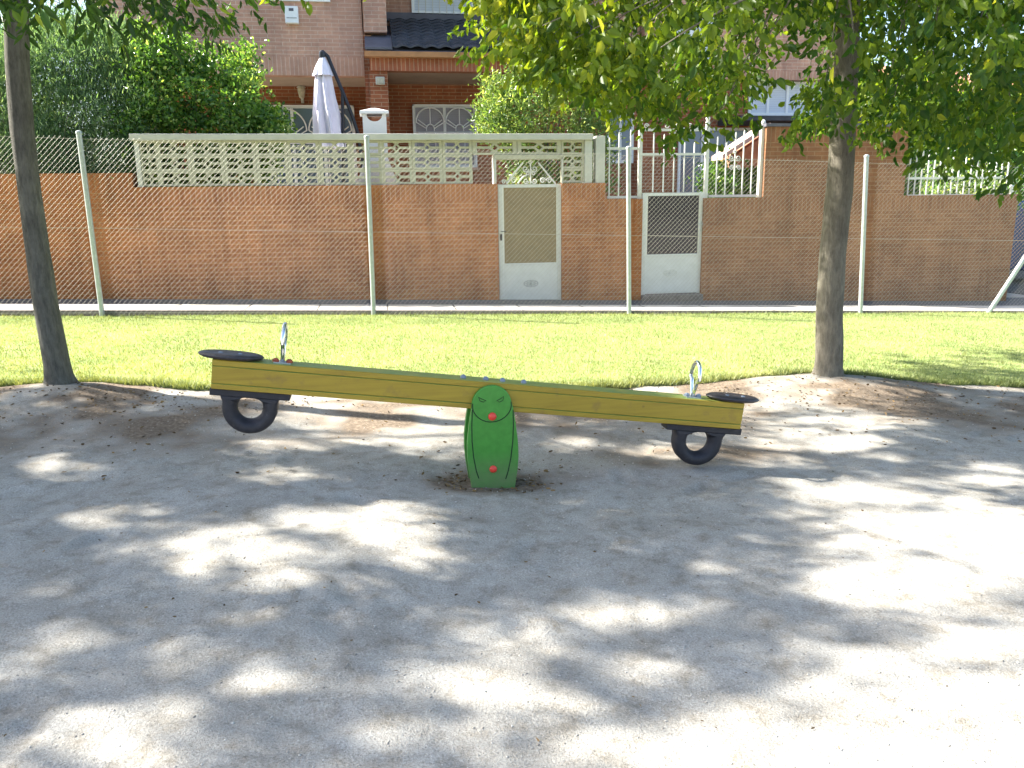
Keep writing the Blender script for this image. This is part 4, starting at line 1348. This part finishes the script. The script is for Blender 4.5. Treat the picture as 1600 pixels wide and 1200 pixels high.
# ------------------------------------------------------------------ houses
def H(x, y, Y): p = at(x, y, Y); return p.x, p.z
def window(parent, x0, x1, y0, y1, Y, pane, mull=(), name='window', fr_=0.06, sill=True, X0=None):
    A, z1 = H(x0, y0, Y); B, _ = H(x1, y0, Y); _, z0 = H((x0+x1)/2, y1, Y)
    _, z1 = H((x0+x1)/2, y0, Y)
    f_ = MB()
    f_.box(A, A+fr_, Y-0.05, Y-0.003, z0, z1); f_.box(B-fr_, B, Y-0.05, Y-0.003, z0, z1)
    f_.box(A+fr_, B-fr_, Y-0.05, Y-0.003, z1-fr_, z1); f_.box(A+fr_, B-fr_, Y-0.05, Y-0.003, z0, z0+fr_)
    for m_ in mull:
        xm = A+(B-A)*m_; f_.box(xm-fr_*0.5, xm+fr_*0.5, Y-0.046, Y-0.006, z0+fr_, z1-fr_)
    w_ = build(name, f_, 'white_frame', parent)
    build('pane', MB().box(A+fr_*0.9, B-fr_*0.9, Y-0.022, Y-0.008, z0+fr_*0.9, z1-fr_*0.9), pane, w_)
    if sill: build('sill', MB().box(A-0.05, B+0.05, Y-0.10, Y-0.003, z0-0.06, z0-0.002), 'brick_house_top', w_)
    return w_, A, B, z0, z1
def fan_grille(w_, A, B, z0, z1, Y, nf=2, frac=0.5, barsn=8):
    g_ = MB(); Yg = Y-0.085
    wf = (B-A-0.10)/nf
    for k in range(nf):
        xa = A+0.05+k*wf; cx = xa+wf/2; r = wf/2*0.95
        zt = z1-0.06; zc = zt-r*1.02
        g_.tube([(cx+r*math.cos(a), Yg, zc+r*math.sin(a)) for a in np.linspace(0, PI, 22)], 0.016, 6)
        # drooping lower arcs meeting at a small inner arc
        ri = r*0.28
        zi = zc-r*0.42
        g_.tube([(cx+ri*math.cos(a), Yg, zi+ri*math.sin(a)) for a in np.linspace(0, PI, 12)], 0.014, 6)
        for a in (R_(150), R_(90), R_(30)):
            g_.tube([(cx+ri*math.cos(a), Yg, zi+ri*math.sin(a)), (cx+r*math.cos(a)*1.0, Yg, zc+r*math.sin(a)*(1 if a == R_(90) else 0.35))], 0.013, 6)
        g_.tube([(cx-r, Yg, zc), (cx-ri, Yg, zi), (cx-ri, Yg, zi-0.05)], 0.013, 6)
        g_.tube([(cx+r, Yg, zc), (cx+ri, Yg, zi), (cx+ri, Yg, zi-0.05)], 0.013, 6)
        zr_ = zi-0.08
    g_.box(A+0.03, B-0.03, Yg-0.01, Yg+0.01, zr_-0.01, zr_+0.01)
    for i in range(barsn*nf+1):
        x = A+0.05+(B-A-0.10)*i/(barsn*nf)
        if i % 2 == 0: g_.tube([(x, Yg, z0+0.03), (x, Yg, zr_)], 0.008, 5)
    g_.box(A, B, Yg-0.012, Yg+0.012, z1-0.03, z1); g_.box(A, B, Yg-0.012, Yg+0.012, z0, z0+0.03)
    g_.box(A, A+0.03, Yg-0.012, Yg+0.012, z0, z1); g_.box(B-0.03, B, Yg-0.012, Yg+0.012, z0, z1)
    build('grille', g_, 'grille', w_)

# --- house left
YU, YRc = 17.0, 18.6
hx, _ = H(567, 60, YU)
HL = at(150, 60, YU).x
h1 = thing('terraced_house', 'brick house at the left with overhanging upper floor, behind the parasol', 'house', (hx-3, YRc, 0.1))
_, zs_ = H(480, 118, YU); _, zsol = H(480, 91, YU)
zsol = zs_+0.34
b = MB(); b.box(HL, hx, YU, YU+3.2, zsol+0.001, 6.4)
build('upper_wall', b, 'brick_house', h1)
build('soldier_course', MB().box(HL, hx, YU-0.004, YU+0.24, zs_, zsol), 'brick_house_top', h1)
build('soffit', MB().box(HL, hx, YU+0.241, YRc, zs_+0.02, zs_+0.10), 'soffit', h1)
b = MB(); b.box(HL, hx+0.0, YRc, YRc+1.5, -0.5, zs_+0.02); build('lower_wall', b, 'brick_red', h1)
build('roof', MB().prism([(YU-0.25, 6.41), (YU+4, 7.7), (YU+8, 6.41)], HL-0.3, hx, 'x'), 'tile', h1)
w_, A, B, z0, z1 = window(h1, 396, 512, -70, 2, YU, 'shutter_up', (0.5,), sill=False)
w_, A, B, z0, z1 = window(h1, 404, 553, 165, 330, YRc, 'glass', (0.34, 0.67), name='patio_door', sill=False)
fan_grille(w_, A, B, z0, z1, YRc, 2, 0.5, 7)
bx_ = MB(); A, zb_ = H(447, 38, YU); B, zt_ = H(466, 12, YU)
ub = thing('utility_box', 'small white utility box high on the left house wall', 'utility box', ((A+B)/2, YU-0.004, zb_))
build('box', MB().box(A, B, YU-0.13, YU-0.005, zb_, zt_), 'white_frame', ub, bevel=0.01)
build('vent', MB().box(A+0.08, B-0.08, YU-0.134, YU-0.130, zt_-0.09, zt_-0.04), 'flash', ub)
build('seam', MB().box(A+0.03, B-0.03, YU-0.134, YU-0.130, (zt_+zb_)/2-0.07, (zt_+zb_)/2-0.05), 'emblem', ub)
# wall lantern
c_ = at(472, 146, YRc)
ln = thing('wall_lantern', 'small cream wall lantern above the patio door of the left house', 'lantern', (c_.x, YRc, c_.z))
build('glass_body', MB().lathe([(0.03, -0.12), (0.055, -0.10), (0.085, 0.06), (0.075, 0.10)], (c_.x, YRc-0.12, c_.z), 8), 'lamp_glass', ln)
build('cap', MB().lathe([(0.10, 0.10), (0.05, 0.16), (0.015, 0.21), (0.006, 0.25)], (c_.x, YRc-0.12, c_.z), 8), 'iron', ln)
build('bracket', MB().tube([(c_.x, YRc-0.12, c_.z-0.12), (c_.x, YRc-0.12, c_.z-0.18), (c_.x, YRc-0.02, c_.z-0.16)], 0.012, 6).box(c_.x-0.03, c_.x+0.03, YRc-0.02, YRc-0.003, c_.z-0.2, c_.z-0.05), 'iron', ln)

# --- house middle
YE, YP, YU2 = 16.35, 16.9, 18.3
xe0, _ = H(573, 85, YE); xr, _ = H(985, 60, YE)
h2 = thing('terraced_house', 'middle brick house with dark tiled porch roof and white grilled window', 'house', (xe0+3, YU2, 0))
xp0, _ = H(568, 30, YP); xp1, _ = H(604, 30, YP)
_, zpe = H(590, 53, YP)
build('pier', MB().box(hx+0.03, xp1, YP, YU2+0.5, zpe+0.03, 6.4), 'brick_house', h2)
_, ze = H(700, 79, YE); _, zf0 = H(700, 90.5, YE); _, zrt = H(700, 33, YU2)
# tiled roof: corrugated sheet from eave to wall
xt0, _ = H(612, 60, YE+0.5)
mb = MB()
nxs = int((xr-xt0)/0.045)
nr = 9
for j in range(nr+1):
    t_ = j/nr
    for i in range(nxs+1):
        x = xt0+(xr-xt0)*i/nxs
        ph = (x/0.27*2*PI)
        z = ze+0.02+(zrt-ze-0.02)*t_+0.045*abs(math.cos(ph/2))+0.0
        y = YE-0.02+(YU2-YE)*t_
        mb.v.append((x, y, z-0.03*0))
        mb.v.append((x, y+0.001, z+0.028))
ncol = (nxs+1)*2
for j in range(nr):
    for i in range(nxs):
        a = j*ncol+2*i+1; b2 = (j+1)*ncol+2*i
        mb.f.append((a, a+2, b2+2, b2))
        mb.f.append((b2, b2+2, b2+3, b2+1))
for i in range(nxs):
    mb.f.append((2*i, 2*i+2, 2*i+3, 2*i+1))
build('porch_roof', mb, 'tile', h2)
# eave underside
build('roof_deck', MB().prism([(YE, ze-0.02), (YU2-0.02, zrt-0.12), (YU2-0.02, zrt-0.2), (YE, ze-0.03)], xe0, xr, 'x'), 'flash', h2)
build('roof_hip', MB().prism([(YE-0.02, ze), (YE-0.02, ze+0.04), (YP+0.2, zpe+0.02), (YP+0.2, ze)], xe0-0.03, xt0-0.005, 'x'), 'flash', h2)
build('flashing', MB().box(xp1+0.001, xr, YU2-0.05, YU2-0.004, zrt-0.03, zrt+0.14), 'flash', h2)
build('fascia', MB().box(xe0-0.04, xr, YE-0.04, YE+0.1, zf0, ze-0.031), 'trim', h2, bevel=0.006)
YS = YE+0.12
xs0, _ = H(578, 100, YS); _, zb1 = H(700, 111.5, YS)
build('soldier_course', MB().box(xs0, xr, YS, YS+0.22, zb1, zf0+0.1), 'brick_red_top', h2)
build('soffit', MB().box(xs0, xr, YS+0.221, YU2, zb1+0.02, zb1+0.08), 'soffit', h2)
xq0, _ = H(579, 150, YS+0.05); xq1, _ = H(607, 150, YS+0.05)
build('side_wall', MB().box(hx+0.001, hx+0.16, YU+0.01, YU2-0.001, -0.4, zpe), 'brick_red', h2)
build('porch_pillar', MB().box(xq0, xq1, YS+0.05, YS+0.45, -0.4, zb1-0.001), 'brick_red', h2)
build('lower_wall', MB().box(hx+0.001, H(1000, 150, YU2)[0], YU2, YU2+1, -0.5, zb1+0.02), 'brick_red', h2)
build('upper_wall', MB().box(xp1+0.001, H(1000, 20, YU2)[0], YU2, YU2+1, zb1+0.3, 6.4), 'brick_house', h2)
build('roof', MB().prism([(YU-0.2, 6.42), (YU+4, 7.7), (YU+8, 6.42)], hx+0.02, H(1000, 20, YU2)[0], 'x'), 'tile', h2)
w_, A, B, z0, z1 = window(h2, 640, 739, -70, 23, YU2, 'shutter_up', (), sill=False)
gg = MB()
for i in range(1, 9): gg.tube([(A+(B-A)*i/9, YU2-0.07, z0), (A+(B-A)*i/9, YU2-0.07, z1)], 0.008, 5)
build('grille', gg, 'iron', w_)
w_, A, B, z0, z1 = window(h2, 644, 743, 164, 262, YU2, 'shutter', (0.5,))
fan_grille(w_, A, B, z0, z1, YU2, 2, 0.5, 6)
c_ = at(594, 127, YS+0.05)
fl_ = thing('porch_light', 'square cream bulkhead light on the porch pillar of the middle house', 'light', (c_.x, YS+0.05, c_.z))
build('housing', MB().box(c_.x-0.085, c_.x+0.085, YS-0.05, YS+0.046, c_.z-0.07, c_.z+0.07), 'cap', fl_, bevel=0.01)
build('diffuser', MB().box(c_.x-0.065, c_.x+0.065, YS-0.062, YS-0.051, c_.z-0.05, c_.z+0.045), 'lamp_glass', fl_)

# --- house right
YH = 18.0
x3a, _ = H(1001, 150, YH+0.3); x3b, _ = H(1318, 150, YH)
h3 = thing('terraced_house', 'right hand brick house seen through the maple leaves and iron railings', 'house', (x3a+3, YH, -0.2))
_, zc_ = H(1220, 111, YH); _, zw = H(1220, 125, YH); _, zd = H(1220, 182, YH)
x3a = H(1000, 20, YU2)[0]+0.02
build('upper_wall', MB().box(x3a, x3b, YH, YH+5, zc_+0.001, 6.2), 'brick_house', h3)
build('soldier_course', MB().box(x3a, x3b, YH-0.02, YH+0.24, zw, zc_), 'brick_house_top', h3)
build('lower_wall', MB().box(x3a, x3b, YH+0.3, YH+5, -1.0, zw), 'brick_red', h3)
build('porch_roof', MB().prism([(YH-0.9, zd-0.18), (YH-0.9, zd-0.08), (YH+0.3, zd+0.02), (YH+0.3, zd-0.18)], H(1130, 182, YH)[0], x3b, 'x'), 'tile', h3)
build('roof', MB().prism([(YH-0.3, 6.21), (YH+3.5, 7.6), (YH+7, 6.21)], x3a, x3b+0.2, 'x'), 'tile', h3)
window(h3, 1170, 1290, 127, 181, YH+0.3, 'shutter_up', (0.25, 0.5, 0.75), sill=False)
window(h3, 948, 990, 172, 255, YU2, 'glass', (0.5,), sill=False)
window(h3, 1060, 1172, 200, 345, YH+0.3, 'glass', (0.33, 0.66), name='patio_door', sill=False)
window(h3, 1040, 1120, 25, 100, YH, 'shutter_up', (0.5,))
# pink lean-to in the garden of the right house
sh = thing('garden_lean_to', 'small pink lean-to with a sunlit sloping edge behind the railing', 'lean-to', tuple(at(1165, 300, 14.6)))
def q_(x, y): p = at(x, y, 14.4); return (p.x, p.z)
build('roof', MB().prism([q_(1122, 250), q_(1196, 202), q_(1196, 194), q_(1122, 243)], 14.2, 14.7, 'y'), 'pinkish', sh)
build('wall', MB().prism([q_(1150, 242), q_(1196, 211), q_(1196, 262), q_(1150, 262)], 14.4, 15.5, 'y'), 'tile_red', sh)

# ------------------------------------------------------------------ parasol
YPa = 15.6
apx = at(503, 84, YPa); zlow = at(505, 232, YPa).z; zfl = at(503, 117, YPa).z
par = thing('cantilever_parasol', 'closed pale lilac cantilever parasol on a black arm behind the block screen', 'parasol', (at(560, 280, YPa).x, YPa, 0.1))
def pleat(mb, c, prof, n=8, seg=64, amp=0.28):
    vs, fs = [], []
    for r, z in prof:
        for k in range(seg):
            a = 2*PI*k/seg
            rr = r*(1-amp*abs(math.sin(a*n/2+z*0.8))**1.5)
            vs.append((c[0]+rr*math.cos(a)+0.02*math.sin(z*3), c[1]+rr*math.sin(a), z))
    for i in range(len(prof)-1):
        for k in range(seg):
            k2 = (k+1) % seg
            fs.append((i*seg+k, i*seg+k2, (i+1)*seg+k2, (i+1)*seg+k))
    mb.add(vs, fs)
mb = MB()
pleat(mb, (apx.x+0.02, YPa), [(0.14, zfl+0.02), (0.16, zfl-0.1), (0.2, zfl-0.4), (0.25, (zfl+zlow)/2), (0.29, zlow+0.2), (0.31, zlow), (0.02, zlow+0.02)], amp=0.42)
build('canopy', mb, 'fabric', par, smooth=True)
mb = MB()
pleat(mb, (apx.x+0.01, YPa), [(0.02, apx.z), (0.07, apx.z-0.1), (0.13, zfl+0.14), (0.19, zfl-0.02), (0.17, zfl-0.01)], amp=0.15)
build('canopy_top', mb, 'fabric', par, smooth=True)
arm = [at(503, 80, YPa), at(512, 88, YPa), at(522, 112, YPa), at(536, 145, YPa), at(550, 180, YPa), at(559, 208, YPa), at(566, 250, YPa), at(568, 330, YPa)]
build('arm', MB().tube(arm, 0.033, 10), 'black', par, smooth=True)
build('strut', MB().tube([at(535, 140, YPa), at(536, 210, YPa), at(537, 300, YPa)], 0.03, 8), 'black', par, smooth=True)
build('hub', MB().lathe([(0.05, -0.09), (0.06, -0.04), (0.055, 0.03), (0.02, 0.06)], tuple(at(503, 84, YPa)), 10), 'black', par, smooth=True)
bz = at(568, 330, YPa)
build('base', MB().box(bz.x-0.5, bz.x+0.5, YPa-0.5, YPa+0.5, -0.1, 0.12), 'kerb', par, bevel=0.02)
build('pole_foot', MB().tube([(bz.x, YPa, 0.12), (bz.x, YPa, bz.z)], 0.035, 10), 'black', par, smooth=True)

# ------------------------------------------------------------------ barbecue
YQ = 14.2
A, B = H(567, 195, YQ)[0], H(604, 195, YQ)[0]
z0, z1 = H(585, 209, YQ)[1], H(585, 178, YQ)[1]
bq = thing('stone_barbecue', 'white masonry barbecue whose capped chimney rises above the block screen', 'barbecue', ((A+B)/2, YQ+0.2, 0.1))
cxm = (A+B)/2; ro = (B-A)*0.33
archpts = [(A, z0-0.4), (B, z0-0.4), (B, z1), (cxm+ro, z1)]+[(cxm+ro*math.cos(a), z1-0.01-ro*math.sin(a)*0.85) for a in np.linspace(0, PI, 14)]+[(cxm-ro, z1), (A, z1)]
ch = MB(); ch.prism(archpts, YQ, YQ+0.05, 'y'); ch.prism(archpts, YQ+0.35, YQ+0.40, 'y')
ch.box(A, A+0.04, YQ+0.051, YQ+0.349, z0-0.4, z1-0.01); ch.box(B-0.04, B, YQ+0.051, YQ+0.349, z0-0.4, z1-0.01)
build('chimney', ch, 'white_frame', bq)
zt_ = H(585, 167, YQ)[1]
cpb = MB(); e_ = 0.045
cpb.add([(A-e_, YQ-e_, z1+0.002), (B+e_, YQ-e_, z1+0.002), (B+e_, YQ+0.4+e_, z1+0.002), (A-e_, YQ+0.4+e_, z1+0.002),
         (A-e_, YQ-e_, z1+0.045), (B+e_, YQ-e_, z1+0.045), (B+e_, YQ+0.4+e_, z1+0.045), (A-e_, YQ+0.4+e_, z1+0.045),
         (cxm-0.04, YQ+0.17, zt_), (cxm+0.04, YQ+0.17, zt_), (cxm+0.04, YQ+0.23, zt_), (cxm-0.04, YQ+0.23, zt_)],
        [(0, 1, 2, 3), (0, 4, 5, 1), (1, 5, 6, 2), (2, 6, 7, 3), (3, 7, 4, 0), (4, 8, 9, 5), (5, 9, 10, 6), (6, 10, 11, 7), (7, 11, 8, 4), (8, 11, 10, 9)])
build('chimney_cap', cpb, 'white_frame', bq)
build('hood', MB().prism([(A-0.25, z0-1.1), (B+0.25, z0-1.1), (B, z0-0.401), (A, z0-0.401)], YQ-0.02, YQ+0.45, 'y'), 'white_frame', bq)
build('firebox', MB().box(A-0.25, A-0.1, YQ, YQ+0.5, 0.1, z0-1.101).box(B+0.1, B+0.25, YQ, YQ+0.5, 0.1, z0-1.101).box(A-0.1, B+0.1, YQ+0.4, YQ+0.5, 0.1, z0-1.101).box(A-0.1, B+0.1, YQ, YQ+0.39, 0.1, 0.75), 'pale', bq)

# ------------------------------------------------------------------ beyond: distant houses, trees, street and van at the right
def far_house(x0, x1, Y, ze, zr_, lab, dz):
    t = thing('distant_house', lab, 'house', ((x0+x1)/2, Y, dz))
    build('wall', MB().box(x0, x1, Y, Y+8, dz-1, ze), 'pale', t)
    build('roof', MB().prism([(Y-0.5, ze-0.1), (Y+4, zr_), (Y+8.5, ze-0.1)], x0-0.4, x1+0.4, 'x'), 'tile_red', t)
    n_ = int((x1-x0)/3)
    for i in range(n_):
        for zz in (1.2+dz, 4.2+dz):
            xx = x0+1.5+i*3
            f_ = build('window', MB().box(xx-0.6, xx+0.6, Y-0.06, Y-0.003, zz, zz+1.4), 'white_frame', t)
            build('pane', MB().box(xx-0.52, xx+0.52, Y-0.07, Y-0.061, zz+0.08, zz+1.32), 'glass', f_)
far_house(15, 27, 33, 5.6, 7.8, 'distant pale house with orange tiled roof seen past the maple trunk', -0.6)
far_house(29, 41, 36, 5.6, 7.8, 'farther pale house with orange roof beyond the right edge of the wall', -1.0)
def far_tree(x, y, h, r, lab, seed):
    global rng
    rng = np.random.default_rng(seed); random.seed(seed)
    z = -0.03*x
    t = thing('background_tree', lab, 'tree', (x, y, z))
    mb = MB(); top = Vector((x, y, z+h*0.45)); mb.tube([(x, y, z-0.3), (x, y, z+1), top], [0.2, 0.16, 0.1], 10)
    nc = 150
    d = rng.normal(0, 1, (nc, 3)); d /= np.linalg.norm(d, axis=1)[:, None]
    C_ = np.array([x, y, z+h*0.6])+d*(rng.random(nc)**0.4)[:, None]*np.array([r, r, h*0.4])
    for i in range(24): limb(mb, top, Vector(C_[i]), 0.07, 0.015, 0.08, 5, 6)
    build('trunk', mb, 'bark1', t, smooth=True)
    k = 60
    P = np.repeat(C_, k, 0)+rng.normal(0, 0.4, (nc*k, 3))
    m_ = len(P); D = rng.normal(0, 1, (m_, 3)); D[:, 2] -= 0.3
    tint = np.clip(0.1+0.5*np.repeat(rng.random(nc), k)+rng.normal(0, 0.12, m_), 0, 1)
    L = rng.uniform(0.15, 0.3, m_)
    V, Fc, tn = leaves(P, D, L, L*0.6, tint)
    npmesh('crown', V, Fc, 'leaf_tree', t, attrs={'tint': tn})
far_tree(16.0, 24.5, 6.5, 2.4, 'background tree standing behind the sunlit railing', 31)
far_tree(21.5, 27.0, 6.0, 2.6, 'background tree farther right beyond the wall corner', 32)
far_tree(-13.0, 24.0, 8.0, 3.0, 'tall background tree far left behind the cypress hedge', 33)
tag(strip('road', 14.5, 30, 0.012, 0.012, 'asphalt', x0=xend+1.6, x1=60, n=20), kind='structure')

# van
vx = X_(1583, 400, 17.5)+0.1; vy = 17.0; vz = -0.03*(vx+2)+0.02
van = thing('parked_van', 'dark blue van parked in the street beyond the right end of the wall', 'van', (vx+2.2, vy+0.9, vz))
prof = [(0, 0.35), (4.6, 0.35), (4.6, 0.95), (4.3, 1.15), (3.75, 1.25), (3.1, 1.95), (0.15, 2.0), (0, 1.8)]
b = MB().prism([(vx+u, vz+w_) for u, w_ in prof], vy, vy+1.8, 'y')
bd = build('body', b, 'car', van, bevel=0.05)
for (u0, u1) in ((0.3, 1.2), (1.35, 2.2), (2.35, 3.05)):
    build('window', MB().box(vx+u0, vx+u1, vy-0.008, vy-0.001, vz+1.25, vz+1.8), 'darkglass', van, bevel=0.003)
for u in (0.85, 3.75):
    rot = Matrix.Translation(Vector((vx+u, vy+0.12, vz+0.34))) @ Matrix.Rotation(R_(90), 4, 'X')
    wh = build('wheel', MB().lathe([(0.2, -0.11), (0.31, -0.11), (0.34, -0.07), (0.34, 0.1), (0.31, 0.14), (0.2, 0.14)], (0, 0, 0), 24, rot), 'rubber', van, smooth=True)
    build('rim', MB().lathe([(0.19, 0.145), (0.17, 0.13), (0.05, 0.15)], (0, 0, 0), 16, rot), 'galv', wh, smooth=True)
build('headlight', MB().box(vx+4.45, vx+4.61, vy+0.06, vy+0.4, vz+0.78, vz+0.98), 'headlight', van, bevel=0.01)
build('bumper', MB().box(vx-0.05, vx+4.66, vy-0.03, vy-0.001, vz+0.38, vz+0.55), 'flash', van)
build('tail_light', MB().box(vx-0.012, vx-0.001, vy+0.05, vy+0.2, vz+0.9, vz+1.4), 'red', van)
